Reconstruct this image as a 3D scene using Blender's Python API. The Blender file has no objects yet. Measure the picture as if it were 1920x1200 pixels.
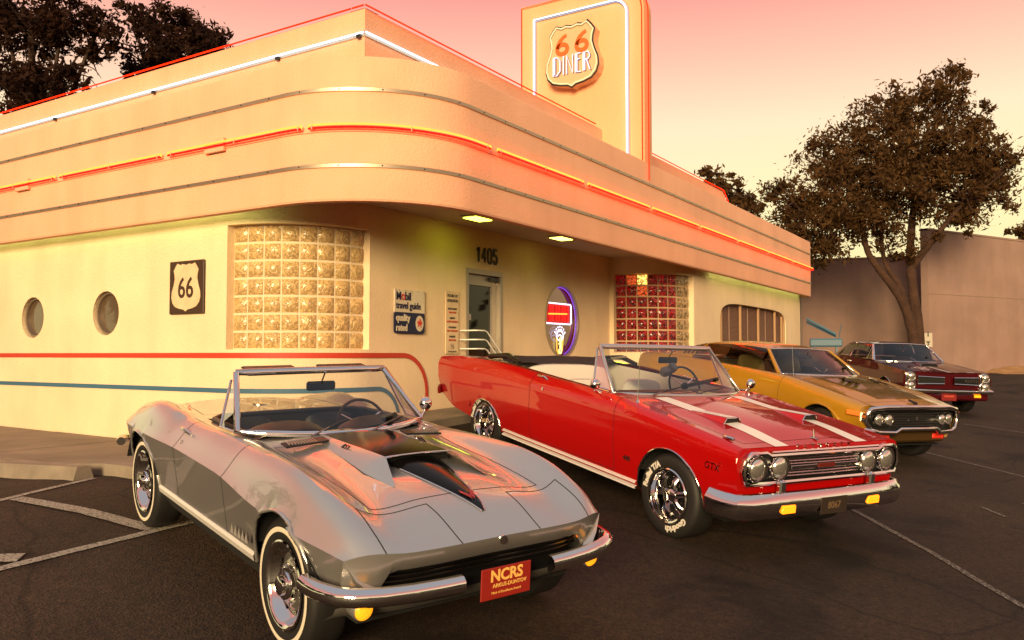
import bpy, bmesh, math, random
import numpy as np
from mathutils import Vector, Matrix, Euler
R = math.radians
PI = math.pi
random.seed(7)
SC = bpy.context.scene
COL = SC.collection

# ---------------------------------------------------------------- camera
# world frame: X runs along the street front of the diner, Y along its side wall, z = 0 is eye height
cd = bpy.data.cameras.new('camera')
cd.sensor_width = 36.0
cd.lens = 29.34
cd.clip_start = 0.05
cd.clip_end = 2000.0
cam = bpy.data.objects.new('camera', cd)
cam.location = (0, 0, 0)
cam.rotation_euler = Euler((R(90 + 2.36), 0, R(32.31 - 90)), 'XYZ')
COL.objects.link(cam)
SC.camera = cam

# ---------------------------------------------------------------- sky
SUN_AZ = R(199.0)      # where the light comes from, angle from +X towards +Y
SUN_EL = R(13.0)
w = bpy.data.worlds.new('World')
SC.world = w
w.use_nodes = True
nt = w.node_tree
nt.nodes.clear()
wo = nt.nodes.new('ShaderNodeOutputWorld')
bg = nt.nodes.new('ShaderNodeBackground')
tc = nt.nodes.new('ShaderNodeTexCoord')
sx = nt.nodes.new('ShaderNodeSeparateXYZ')
rp = nt.nodes.new('ShaderNodeValToRGB')
sky = nt.nodes.new('ShaderNodeTexSky')
sky.sky_type = 'NISHITA'
sky.sun_disc = False
sky.sun_elevation = R(3.0)
sky.sun_rotation = R(90) - SUN_AZ
skm = nt.nodes.new('ShaderNodeMix'); skm.data_type = 'RGBA'; skm.blend_type = 'MULTIPLY'
skm.inputs[0].default_value = 1.0
skm.inputs[7].default_value = (0.06, 0.06, 0.06, 1)
mix = nt.nodes.new('ShaderNodeMix'); mix.data_type = 'RGBA'
mix.inputs[0].default_value = 0.06
nt.links.new(tc.outputs['Generated'], sx.inputs[0])
nt.links.new(sx.outputs['Z'], rp.inputs[0])
e = rp.color_ramp.elements
stops = [(0.0, (1.0, .82, .36)), (.17, (1.14, .95, .52)), (.26, (1.12, .85, .57)), (.33, (1.05, .59, .43)),
         (.405, (.95, .35, .30)), (.52, (.66, .30, .26)), (.66, (.47, .42, .43)), (1.0, (.40, .415, .47))]
e[0].position = stops[0][0]; e[0].color = stops[0][1] + (1,)
e[1].position = stops[-1][0]; e[1].color = stops[-1][1] + (1,)
for p_, c_ in stops[1:-1]:
    q_ = e.new(p_); q_.color = c_ + (1,)
nt.links.new(sky.outputs[0], skm.inputs[6])
nt.links.new(rp.outputs[0], mix.inputs[6])
nt.links.new(skm.outputs[2], mix.inputs[7])
nt.links.new(mix.outputs[2], bg.inputs[0])
bg.inputs[1].default_value = .97
nt.links.new(bg.outputs[0], wo.inputs[0])

# ---------------------------------------------------------------- sun: low, soft, from behind the photographer's left
sl = bpy.data.lights.new('sun', 'SUN')
sl.energy = 4.8
sl.angle = R(20)
sl.color = (1.0, .735, .40)
so = bpy.data.objects.new('sun', sl)
so.rotation_euler = Vector((math.cos(SUN_AZ) * math.cos(SUN_EL), math.sin(SUN_AZ) * math.cos(SUN_EL), math.sin(SUN_EL))).to_track_quat('Z', 'Y').to_euler()
so.location = (-8, -6, 6)
COL.objects.link(so)

SC.view_settings.view_transform = 'Standard'
SC.view_settings.look = 'None'
SC.view_settings.gamma = 1.0
SC.view_settings.exposure = 0.15
SC.view_settings.use_curve_mapping = False
SC.cycles.max_bounces = 8
SC.cycles.transparent_max_bounces = 16
SC.cycles.caustics_reflective = False
SC.cycles.caustics_refractive = False
# ---------------------------------------------------------------- materials
MATS = {}
def pmat(name, col, rough=.5, metal=0., coat=0., emit=None, estr=0., bump=None, var=None, spec=None, trans=0., coat_rough=.03):
    """bump=(scale, strength, distance); var=(scale, amount): slow colour variation"""
    if name in MATS: return MATS[name]
    m = bpy.data.materials.new(name); m.use_nodes = True
    n = m.node_tree.nodes; l = m.node_tree.links
    b = n['Principled BSDF']
    b.inputs['Base Color'].default_value = (*col, 1)
    b.inputs['Roughness'].default_value = rough
    b.inputs['Metallic'].default_value = metal
    b.inputs['Coat Weight'].default_value = coat
    b.inputs['Coat Roughness'].default_value = coat_rough
    b.inputs['Transmission Weight'].default_value = trans
    if spec is not None: b.inputs['Specular IOR Level'].default_value = spec
    if emit:
        b.inputs['Emission Color'].default_value = (*emit, 1)
        b.inputs['Emission Strength'].default_value = estr
    t = None
    if bump or var:
        t = n.new('ShaderNodeTexCoord')
    if bump:
        nz = n.new('ShaderNodeTexNoise'); nz.inputs['Scale'].default_value = bump[0]; nz.inputs['Detail'].default_value = 6
        l.new(t.outputs['Object'], nz.inputs['Vector'])
        bp = n.new('ShaderNodeBump'); bp.inputs['Strength'].default_value = bump[1]; bp.inputs['Distance'].default_value = bump[2]
        l.new(nz.outputs['Fac'], bp.inputs['Height']); l.new(bp.outputs[0], b.inputs['Normal'])
    if var:
        nz = n.new('ShaderNodeTexNoise'); nz.inputs['Scale'].default_value = var[0]; nz.inputs['Detail'].default_value = 5
        l.new(t.outputs['Object'], nz.inputs['Vector'])
        rr = n.new('ShaderNodeValToRGB')
        a = 1 - var[1]
        rr.color_ramp.elements[0].position = .3; rr.color_ramp.elements[0].color = (*[c * a for c in col], 1)
        rr.color_ramp.elements[1].position = .7; rr.color_ramp.elements[1].color = (*[min(1, c * (1 + var[1] * .5)) for c in col], 1)
        l.new(nz.outputs['Fac'], rr.inputs[0]); l.new(rr.outputs[0], b.inputs['Base Color'])
    MATS[name] = m
    return m

def emat(name, col, strength):
    if name in MATS: return MATS[name]
    m = bpy.data.materials.new(name); m.use_nodes = True
    n = m.node_tree.nodes; n.clear()
    o = n.new('ShaderNodeOutputMaterial'); em = n.new('ShaderNodeEmission')
    em.inputs[0].default_value = (*col, 1); em.inputs[1].default_value = strength
    m.node_tree.links.new(em.outputs[0], o.inputs[0])
    MATS[name] = m
    return m

def gmat(name, tint=(1, 1, 1), ior=1.5, refl=1.0):
    """thin pane: see-through with a Fresnel reflection"""
    if name in MATS: return MATS[name]
    m = bpy.data.materials.new(name); m.use_nodes = True
    n = m.node_tree.nodes; l = m.node_tree.links; n.clear()
    o = n.new('ShaderNodeOutputMaterial'); mx = n.new('ShaderNodeMixShader')
    tr = n.new('ShaderNodeBsdfTransparent'); tr.inputs[0].default_value = (*tint, 1)
    gl = n.new('ShaderNodeBsdfGlossy'); gl.inputs['Roughness'].default_value = .01
    gl.inputs[0].default_value = (1, 1, 1, 1)
    fr = n.new('ShaderNodeFresnel'); fr.inputs[0].default_value = ior
    ml = n.new('ShaderNodeMath'); ml.operation = 'MULTIPLY'; ml.inputs[1].default_value = refl
    l.new(fr.outputs[0], ml.inputs[0]); l.new(ml.outputs[0], mx.inputs[0])
    l.new(tr.outputs[0], mx.inputs[1]); l.new(gl.outputs[0], mx.inputs[2]); l.new(mx.outputs[0], o.inputs[0])
    MATS[name] = m
    return m

CHROME = pmat('chrome', (.78, .76, .74), .06, 1.0)
CHROME_D = pmat('brushed_trim', (.50, .42, .32), .45, .9)
TRIM = pmat('bright_trim', (.86, .84, .80), .38, .45)
RUBBER = pmat('rubber', (.012, .011, .010), .62, bump=(90, .25, .002))
BLACK = pmat('black_paint', (.008, .008, .008), .35)
DARK = pmat('dark_underside', (.006, .006, .006), .9)
VINYL_BLACK = pmat('black_vinyl', (.018, .016, .015), .42, bump=(160, .15, .001))
VINYL_WHITE = pmat('white_vinyl', (.62, .57, .50), .45, bump=(120, .15, .001))
VINYL_GOLD = pmat('tan_vinyl', (.30, .22, .07), .5, bump=(120, .15, .001))
WHITE = pmat('white_paint', (.78, .76, .72), .45)
LENS = pmat('lamp_lens', (.82, .80, .74), .12, .85)
ORANGE = pmat('amber_lens', (.9, .28, .01), .2, emit=(1.0, .34, .01), estr=1.15, bump=(60, .6, .01))
REDLENS = pmat('red_lens', (.35, .01, .01), .2)
GLASS = gmat('car_glass', (.82, .85, .82))
VENT = gmat('vent_glass', (.86, .88, .86), 1.45, .45)
MIRROR = pmat('mirror_glass', (.8, .8, .8), .02, 1.0)

# ---------------------------------------------------------------- mesh building
class MB:
    def __init__(s): s.v = []; s.f = []
    def add(s, vs, fs):
        o = len(s.v); s.v += [tuple(map(float, p)) for p in vs]; s.f += [tuple(i + o for i in q) for q in fs]; return s
    def box(s, c, d, rot=None, taper=1.0, bev=0.0):
        """box centre c, full size d; taper scales the top; bev chamfers the vertical and horizontal edges"""
        hx, hy, hz = d[0] / 2, d[1] / 2, d[2] / 2
        if bev <= 0:
            vs = [Vector((x * hx * (taper if z > 0 else 1), y * hy * (taper if z > 0 else 1), z * hz)) for z in (-1, 1) for x, y in ((-1, -1), (1, -1), (1, 1), (-1, 1))]
            fs = [(3, 2, 1, 0), (4, 5, 6, 7), (0, 1, 5, 4), (1, 2, 6, 5), (2, 3, 7, 6), (3, 0, 4, 7)]
        else:
            b = min(bev, hx * .95, hy * .95, hz * .95)
            ring = lambda ax, ay, z: [Vector((x, y, z)) for x, y in ((ax - b, -ay), (ax, -ay + b), (ax, ay - b), (ax - b, ay), (-ax + b, ay), (-ax, ay - b), (-ax, -ay + b), (-ax + b, -ay))]
            t = taper
            rs = [ring(hx - b, hy - b, -hz), ring(hx, hy, -hz + b), ring(hx * t, hy * t, hz - b), ring((hx - b) * t, (hy - b) * t, hz)]
            vs = [p for r_ in rs for p in r_]
            fs = [tuple(reversed(range(8))), tuple(range(24, 32))]
            for k in range(3):
                for i in range(8):
                    j = (i + 1) % 8
                    fs.append((k * 8 + i, k * 8 + j, k * 8 + 8 + j, k * 8 + 8 + i))
        M = Matrix.Identity(3)
        if rot is not None: M = Euler(rot).to_matrix() if not isinstance(rot, Matrix) else rot
        return s.add([M @ p + Vector(c) for p in vs], fs)
    def tube(s, path, r, n=8, closed=False, cap=True):
        P = [Vector(p) for p in path]; m = len(P)
        rr = r if isinstance(r, (list, tuple)) else [r] * m
        vs = []; prev = None
        for i in range(m):
            a = P[(i - 1) % m] if (closed or i > 0) else P[i]
            b = P[(i + 1) % m] if (closed or i < m - 1) else P[i]
            t = (b - a)
            if t.length < 1e-9: t = Vector((0, 0, 1))
            t.normalize()
            if prev is None:
                up = Vector((0, 0, 1)) if abs(t.z) < .9 else Vector((1, 0, 0))
                n1 = t.cross(up).normalized()
            else:
                n1 = (prev - t * prev.dot(t))
                if n1.length < 1e-6: n1 = t.cross(Vector((0, 0, 1)))
                n1.normalize()
            prev = n1; n2 = t.cross(n1)
            for k in range(n):
                an = 2 * PI * k / n
                vs.append(P[i] + (n1 * math.cos(an) + n2 * math.sin(an)) * rr[i])
        fs = []
        for i in range(m if closed else m - 1):
            for k in range(n):
                a = i * n + k; b = i * n + (k + 1) % n; c = ((i + 1) % m) * n + (k + 1) % n; d = ((i + 1) % m) * n + k
                fs.append((a, b, c, d))
        if cap and not closed:
            fs.append(tuple(reversed(range(n)))); fs.append(tuple((m - 1) * n + k for k in range(n)))
        return s.add(vs, fs)
    def lathe(s, prof, n=32, M=None, a0=0, a1=2 * PI):
        """prof: (radius, along); axis is local y (wheel axis)"""
        full = abs(a1 - a0 - 2 * PI) < 1e-6
        m = len(prof); vs = []; k_ = n if full else n + 1
        for i in range(k_):
            a = a0 + (a1 - a0) * i / n
            for r_, h in prof:
                p = Vector((r_ * math.cos(a), h, r_ * math.sin(a)))
                vs.append(M @ p if M is not None else p)
        fs = []
        for i in range(n):
            j = (i + 1) % k_
            for k in range(m - 1):
                fs.append((i * m + k, i * m + k + 1, j * m + k + 1, j * m + k))
        return s.add(vs, fs)
    def grid(s, G, flip=False, closed_j=False):
        """G[i][j] of points"""
        ni = len(G); nj = len(G[0]); vs = [p for row in G for p in row]; fs = []
        for i in range(ni - 1):
            for j in range(nj if closed_j else nj - 1):
                k = (j + 1) % nj
                q = (i * nj + j, i * nj + k, (i + 1) * nj + k, (i + 1) * nj + j)
                fs.append(tuple(reversed(q)) if flip else q)
        return s.add(vs, fs)
    def prism(s, poly, origin, ux, uy, depth):
        """flat polygon (a, b) in the plane ux, uy, extruded by depth along ux x uy"""
        ux = Vector(ux); uy = Vector(uy); nn = ux.cross(uy).normalized(); o = Vector(origin); n = len(poly)
        vs = [o + ux * a + uy * b for a, b in poly] + [o + ux * a + uy * b + nn * depth for a, b in poly]
        fs = [tuple(reversed(range(n))), tuple(range(n, 2 * n))] + [(i, (i + 1) % n, (i + 1) % n + n, i + n) for i in range(n)]
        return s.add(vs, fs)
    def build(s, name, mat, parent=None, smooth=None, mats=None, fm=None):
        me = bpy.data.meshes.new(name)
        me.from_pydata(s.v, [], s.f); me.update()
        for m in (mats or [mat]): me.materials.append(m)
        if fm: me.polygons.foreach_set('material_index', fm)
        if smooth is not None:
            me.polygons.foreach_set('use_smooth', [True] * len(me.polygons))
            me.set_sharp_from_angle(angle=R(smooth))
        return link(name, me, parent)

def link(name, me, parent=None):
    o = bpy.data.objects.new(name, me); COL.objects.link(o)
    if parent is not None: o.parent = parent
    return o
def tag(o, label, cat, group=None):
    o['label'] = label; o['category'] = cat
    if group: o['group'] = group
    return o
def struct(o): o['kind'] = 'structure'; return o
def thing(name, label, cat, M=None, group=None):
    o = bpy.data.objects.new(name, None); COL.objects.link(o)
    o.empty_display_size = .2
    if M is not None: o.matrix_world = M
    return tag(o, label, cat, group)

def text_mb(body, size=1.0, bold=0.0, depth=0.0, align='CENTER', xs=1.0):
    """flat lettering as (verts2d/3d, faces), centred on the baseline middle"""
    cu = bpy.data.curves.new('lettering', 'FONT'); cu.body = body; cu.size = size; cu.offset = bold; cu.extrude = depth
    cu.align_x = align; cu.align_y = 'CENTER'; cu.resolution_u = 3
    ob = bpy.data.objects.new('lettering', cu); COL.objects.link(ob)
    dg = bpy.context.evaluated_depsgraph_get(); dg.update()
    me = bpy.data.meshes.new_from_object(ob.evaluated_get(dg))
    vs = [(v.co.x * xs, v.co.y, v.co.z) for v in me.vertices]; fs = [tuple(p.vertices) for p in me.polygons]
    bpy.data.objects.remove(ob); bpy.data.meshes.remove(me); bpy.data.curves.remove(cu)
    return vs, fs
def put_text(mb, body, size, o, ux, uy, bold=0., depth=0.002, xs=1.0, align='CENTER'):
    vs, fs = text_mb(body, size, bold, depth, align, xs)
    ux = Vector(ux).normalized(); uy = Vector(uy).normalized(); n = ux.cross(uy); o = Vector(o)
    return mb.add([o + ux * a + uy * b + n * c for a, b, c in vs], fs)

def pchip(xk, yk, x):
    xk = np.asarray(xk, float); yk = np.asarray(yk, float); x = np.clip(np.asarray(x, float), xk[0], xk[-1])
    if len(xk) == 2: return np.interp(x, xk, yk)
    h = np.diff(xk); d = np.diff(yk) / h; m = np.zeros(len(xk))
    for i in range(1, len(xk) - 1):
        if d[i - 1] * d[i] > 0:
            w1 = 2 * h[i] + h[i - 1]; w2 = h[i] + 2 * h[i - 1]
            m[i] = (w1 + w2) / (w1 / d[i - 1] + w2 / d[i])
    m[0] = d[0]; m[-1] = d[-1]
    i = np.clip(np.searchsorted(xk, x) - 1, 0, len(h) - 1)
    t = (x - xk[i]) / h[i]
    return ((1 + 2 * t) * (1 - t) ** 2 * yk[i] + t * (1 - t) ** 2 * h[i] * m[i] + t * t * (3 - 2 * t) * yk[i + 1] + t * t * (t - 1) * h[i] * m[i + 1])

def sweep_plan(mb, path, prof, closed_prof=True, z=0.):
    """sweep a profile [(out, z)] along a plan path [(x, y, (z))]; out is to the right of travel"""
    G = []; n = len(path)
    for i in range(n):
        a = Vector(path[max(i - 1, 0)][:2]); b = Vector(path[min(i + 1, n - 1)][:2]); p = path[i]
        t = (b - a).normalized(); nn = Vector((t.y, -t.x)); zz = z + (p[2] if len(p) > 2 else 0)
        k = 1.0
        if 0 < i < n - 1:
            t1 = (Vector(p[:2]) - a).normalized(); c = t1.dot(t); k = 1 / max(c, .5)
        G.append([Vector((p[0] + nn.x * o * k, p[1] + nn.y * o * k, zz + h)) for o, h in prof])
    mb.grid(G, closed_j=closed_prof)
    if closed_prof:
        m = len(prof); base = len(mb.v) - n * m
        mb.f.append(tuple(base + j for j in reversed(range(m)))); mb.f.append(tuple(base + (n - 1) * m + j for j in range(m)))
    return mb

def stroke(mb, pts, wd, o, ux, uy, depth=.012):
    """a flat bar of constant width bent along points (a, b) in the plane ux, uy"""
    ux = Vector(ux); uy = Vector(uy); nn = ux.cross(uy).normalized(); o = Vector(o); G = []; n = len(pts)
    for i, p in enumerate(pts):
        a = pts[max(i - 1, 0)]; b = pts[min(i + 1, n - 1)]; d = math.dist(a, b) or 1; na, nb = -(b[1] - a[1]) / d, (b[0] - a[0]) / d
        k = 1.0
        if 0 < i < n - 1:
            d1 = math.dist(a, p) or 1; k = 1 / max(.6, ((p[0] - a[0]) * (b[0] - a[0]) + (p[1] - a[1]) * (b[1] - a[1])) / (d1 * d))
        q = [(p[0] + na * wd / 2 * s * k, p[1] + nb * wd / 2 * s * k) for s in (1, -1)]
        L_, R_ = [o + ux * a_ + uy * b_ for a_, b_ in q]
        G.append([L_, L_ + nn * depth, R_ + nn * depth, R_])
    mb.grid(G, closed_j=True); base = len(mb.v) - n * 4
    mb.f += [(base + 3, base + 2, base + 1, base), tuple(base + (n - 1) * 4 + k for k in range(4))]
def arc(cx, cy, r, a0, a1, n):
    return [(cx + r * math.cos(a0 + (a1 - a0) * i / n), cy + r * math.sin(a0 + (a1 - a0) * i / n)) for i in range(n + 1)]
def rrect(w_, h_, r, n=5):
    """rounded rectangle outline, counter-clockwise, centred"""
    P = []
    for sx_, sy_, a in ((1, -1, -PI / 2), (1, 1, 0), (-1, 1, PI / 2), (-1, -1, PI)):
        P += arc(sx_ * (w_ / 2 - r), sy_ * (h_ / 2 - r), r, a, a + PI / 2, n)
    return P
# ---------------------------------------------------------------- the lot: a tilted, slightly warped asphalt sheet
PLANES = [(4.12, 4.121, -1.351, .0451, .0784), (7.8, 3.486, -1.281, .042, .1233), (12.98, 3.265, -1.225, .032, .1081),
          (21.12, 2.889, -1.107, .0304, .0585), (5.2, 11, -1.2, 0.0, .01), (36, 0, -.78, .004, 0)]
def gz(x, y):
    s = 0.; w_ = 0.
    for a, b, z, B, D in PLANES:
        k = 1 / (.3 + ((x - a) ** 2 + (y - b) ** 2) / 9) ** 3
        lim = 6.0
        s = s + k * (z + B * np.clip(x - a, -lim, lim) + D * np.clip(y - b, -lim, lim)); w_ = w_ + k
    return s / w_

def asphalt():
    m = bpy.data.materials.new('asphalt'); m.use_nodes = True
    n = m.node_tree.nodes; l = m.node_tree.links; b = n['Principled BSDF']
    t = n.new('ShaderNodeTexCoord')
    big = n.new('ShaderNodeTexNoise'); big.inputs['Scale'].default_value = .55; big.inputs['Detail'].default_value = 7
    mid = n.new('ShaderNodeTexNoise'); mid.inputs['Scale'].default_value = 14; mid.inputs['Detail'].default_value = 5
    fine = n.new('ShaderNodeTexVoronoi'); fine.inputs['Scale'].default_value = 75
    for q in (big, mid, fine): l.new(t.outputs['Object'], q.inputs['Vector'])
    r1 = n.new('ShaderNodeValToRGB')
    r1.color_ramp.elements[0].position = .32; r1.color_ramp.elements[0].color = (.016, .0095, .0060, 1)
    r1.color_ramp.elements[1].position = .72; r1.color_ramp.elements[1].color = (.034, .021, .0132, 1)
    l.new(big.outputs['Fac'], r1.inputs[0])
    r2 = n.new('ShaderNodeValToRGB')
    r2.color_ramp.elements[0].position = .0; r2.color_ramp.elements[0].color = (.28, .28, .28, 1)
    r2.color_ramp.elements[1].position = 1.; r2.color_ramp.elements[1].color = (2.7, 2.6, 2.4, 1)
    l.new(fine.outputs['Color'], r2.inputs[0])
    mu = n.new('ShaderNodeMix'); mu.data_type = 'RGBA'; mu.blend_type = 'MULTIPLY'; mu.inputs[0].default_value = .75
    l.new(r1.outputs[0], mu.inputs[6]); l.new(r2.outputs[0], mu.inputs[7])
    mu2 = n.new('ShaderNodeMix'); mu2.data_type = 'RGBA'; mu2.blend_type = 'OVERLAY'; mu2.inputs[0].default_value = .5
    l.new(mu.outputs[2], mu2.inputs[6]); l.new(mid.outputs['Fac'], mu2.inputs[7])
    # oil stains, cracks and pale patches
    st = n.new('ShaderNodeTexNoise'); st.inputs['Scale'].default_value = 1.1; st.inputs['Detail'].default_value = 3; st.inputs['Distortion'].default_value = .6
    l.new(t.outputs['Object'], st.inputs['Vector'])
    rs_ = n.new('ShaderNodeValToRGB'); rs_.color_ramp.elements[0].position = .30; rs_.color_ramp.elements[0].color = (.30, .29, .28, 1); rs_.color_ramp.elements[1].position = .44; rs_.color_ramp.elements[1].color = (1, 1, 1, 1)
    q_ = rs_.color_ramp.elements.new(.66); q_.color = (1, 1, 1, 1); q_ = rs_.color_ramp.elements.new(.80); q_.color = (1.45, 1.4, 1.35, 1)
    l.new(st.outputs['Fac'], rs_.inputs[0])
    wv = n.new('ShaderNodeVectorMath'); wv.operation = 'MULTIPLY_ADD'; wv.inputs[1].default_value = (.35, .35, .35)
    l.new(st.outputs['Color'], wv.inputs[0]); l.new(t.outputs['Object'], wv.inputs[2])
    ck = n.new('ShaderNodeTexVoronoi'); ck.feature = 'DISTANCE_TO_EDGE'; ck.inputs['Scale'].default_value = .42; l.new(wv.outputs[0], ck.inputs['Vector'])
    rc = n.new('ShaderNodeValToRGB'); rc.color_ramp.elements[0].position = .0; rc.color_ramp.elements[0].color = (.18, .18, .18, 1); rc.color_ramp.elements[1].position = .010; rc.color_ramp.elements[1].color = (1, 1, 1, 1)
    l.new(ck.outputs['Distance'], rc.inputs[0])
    m3 = n.new('ShaderNodeMix'); m3.data_type = 'RGBA'; m3.blend_type = 'MULTIPLY'; m3.inputs[0].default_value = 1.0
    m4 = n.new('ShaderNodeMix'); m4.data_type = 'RGBA'; m4.blend_type = 'MULTIPLY'; m4.inputs[0].default_value = .7
    l.new(mu2.outputs[2], m3.inputs[6]); l.new(rs_.outputs[0], m3.inputs[7]); l.new(m3.outputs[2], m4.inputs[6]); l.new(rc.outputs[0], m4.inputs[7])
    l.new(m4.outputs[2], b.inputs['Base Color'])
    b.inputs['Roughness'].default_value = .82
    b.inputs['Specular IOR Level'].default_value = .3
    ad = n.new('ShaderNodeMath'); ad.operation = 'ADD'
    l.new(fine.outputs['Distance'], ad.inputs[0]); l.new(mid.outputs['Fac'], ad.inputs[1])
    bp = n.new('ShaderNodeBump'); bp.inputs['Strength'].default_value = .7; bp.inputs['Distance'].default_value = .008
    l.new(ad.outputs[0], bp.inputs['Height']); l.new(bp.outputs[0], b.inputs['Normal'])
    return m
ASPHALT = asphalt()

def axis(lo, hi, fine_lo, fine_hi, d):
    mid = np.arange(fine_lo, fine_hi + d / 2, d)
    k = np.geomspace(d, 1, 14)
    left = fine_lo - (fine_lo - lo) * np.linspace(0, 1, 16)[1:] ** 2.2
    right = fine_hi + (hi - fine_hi) * np.linspace(0, 1, 16)[1:] ** 2.2
    return np.concatenate([left[::-1], mid, right])
gx = axis(-300, 600, -4, 34, .3); gy = axis(-400, 400, -6, 18, .3)
GX, GY = np.meshgrid(gx, gy, indexing='ij'); GZ = gz(GX, GY)
mb = MB(); nx, ny = GX.shape
mb.v = list(map(tuple, np.stack([GX.ravel(), GY.ravel(), GZ.ravel()], 1)))
mb.f = [(i * ny + j, (i + 1) * ny + j, (i + 1) * ny + j + 1, i * ny + j + 1) for i in range(nx - 1) for j in range(ny - 1)]
struct(mb.build('ground', ASPHALT, smooth=60))

# painted stall lines, worn
def worn_paint(name, amount, scale=9):
    m = bpy.data.materials.new(name); m.use_nodes = True
    n = m.node_tree.nodes; l = m.node_tree.links; b = n['Principled BSDF']
    t = n.new('ShaderNodeTexCoord'); a = n.new('ShaderNodeTexNoise'); a.inputs['Scale'].default_value = 60; a.inputs['Detail'].default_value = 8
    a.inputs['Roughness'].default_value = .75
    l.new(t.outputs['Object'], a.inputs['Vector'])
    r_ = n.new('ShaderNodeValToRGB')
    r_.color_ramp.elements[0].position = amount - .05; r_.color_ramp.elements[0].color = (.045, .034, .026, 1)
    r_.color_ramp.elements[1].position = amount + .04; r_.color_ramp.elements[1].color = (.40, .36, .30, 1)
    l.new(a.outputs['Fac'], r_.inputs[0]); l.new(r_.outputs[0], b.inputs['Base Color'])
    b.inputs['Roughness'].default_value = .8
    bp = n.new('ShaderNodeBump'); bp.inputs['Strength'].default_value = .6; bp.inputs['Distance'].default_value = .006
    l.new(a.outputs['Fac'], bp.inputs['Height']); l.new(bp.outputs[0], b.inputs['Normal'])
    return m
PAINT = worn_paint('worn_line_paint', .47); PAINT2 = worn_paint('faded_line_paint', .56)
def line(pts, wd, mat, lift=.006):
    P = [Vector(p) for p in pts]; out = []
    for a, b in zip(P[:-1], P[1:]):
        k = max(2, int((b - a).length / .15))
        out += [a.lerp(b, i / k) for i in range(k)]
    out.append(P[-1]); G = []
    rnd = random.Random(int(pts[0][0] * 100))
    for i, p in enumerate(out):
        t = (out[min(i + 1, len(out) - 1)] - out[max(i - 1, 0)]).normalized(); nn = Vector((-t.y, t.x))
        row = []
        for s in (1, .33, -.33, -1):
            q = p + nn * (wd / 2 * s + rnd.uniform(-.004, .004)); row.append((q.x, q.y, float(gz(q.x, q.y)) + lift))
        G.append(row)
    m_ = MB().grid(G); o = m_.build('parking_line', mat); struct(o); return o
line([(1.9, 6.62), (3.47, 7.0), (4.40, 7.25)], .07, PAINT)
line([(3.57, 6.96), (3.70, 6.2), (3.75, 5.44)], .125, PAINT, .010)
line([(1.2, 5.42), (2.69, 5.404), (4.5, 5.385)], .085, PAINT, .008)
line([(2.62, 5.75), (2.86, 5.50)], .16, PAINT, .012)
line([(8.55, 1.55), (7.606, .769), (6.675, .131), (4.9, -1.15)], .06, PAINT2)
line([(13.5, 1.6), (12.566, .211), (10.6, -2.7)], .07, PAINT2)
line([(17.75, 1.25), (17.339, .274), (16.2, -2.4)], .07, PAINT2)
line([(9.9, .55), (9.6, .32)], .05, PAINT2); line([(10.6, .2), (10.1, -.15)], .05, PAINT2)

# walkway: a raised concrete apron with a kerb edge and joints
CONC = pmat('concrete_walk', (.235, .185, .135), .85, bump=(22, .5, .01), var=(1.3, .35))
KERB = pmat('kerb_concrete', (.27, .22, .165), .85, bump=(28, .5, .01), var=(3.0, .3))
def slab(name, x0, x1, y0, y1, up, mat, parent=None, inset=.006, step=.4, rnd_z=0.):
    xs_ = np.linspace(x0 + inset, x1 - inset, max(2, int((x1 - x0) / step) + 1)); ys_ = np.linspace(y0 + inset, y1 - inset, max(2, int((y1 - y0) / step) + 1))
    T = [[(x, y, float(gz(x, y)) + up + rnd_z) for y in ys_] for x in xs_]
    m_ = MB().grid(T, flip=True)
    edge = [T[0][j] for j in range(len(ys_))][::-1] + [T[i][0] for i in range(1, len(xs_))] + [T[-1][j] for j in range(1, len(ys_))] + [T[i][-1] for i in range(len(xs_) - 2, 0, -1)]
    G = [[p, (p[0], p[1], p[2] - .4)] for p in edge + edge[:1]]
    m_.grid(G)
    return m_.build(name, mat, parent)
walk = thing('pavement', 'x', 'x')
for k in ('label', 'category'): del walk[k]
struct(walk)
yy = 6.5
while yy < 17:
    slab('paving_slab', 4.72, 6.56, yy, yy + 1.75, .105, CONC, walk, rnd_z=random.uniform(-.004, .004))
    slab('kerb', 4.56, 4.72, yy, yy + 1.75, .108, KERB, walk)
    yy += 1.75
xx = 6.56
while xx < 14.4:
    slab('paving_slab', xx, xx + 1.6, 6.5, 7.0, .105, CONC, walk)
    slab('kerb', xx, xx + 1.6, 6.36, 6.5, .108, KERB, walk); xx += 1.6
while xx < 26:
    slab('paving_slab', xx, xx + 1.6, 5.45, 5.73, .105, CONC, walk)
    slab('kerb', xx, xx + 1.6, 5.31, 5.45, .108, KERB, walk); xx += 1.6
m_ = MB()
for k in range(2): pass
# wheel stop
o = MB(); L = 1.85; pr = [(-.115, 0), (-.115, .05), (-.07, .20), (.05, .20), (.095, .05), (.095, 0)]
o.prism([(a, b) for a, b in pr], (0, L, -.07), (1, 0, 0), (0, 0, 1), L)
ws = o.build('wheel_stop', KERB); tag(ws, 'weathered concrete wheel stop against the walkway behind the silver convertible', 'wheel stop')
ws.location = (4.36, 7.33, float(gz(4.33, 8.2)) + .045); ws.rotation_euler = (math.atan((float(gz(4.33, 9.2)) - float(gz(4.33, 7.4))) / 1.8), 0, R(-1.5))
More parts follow.
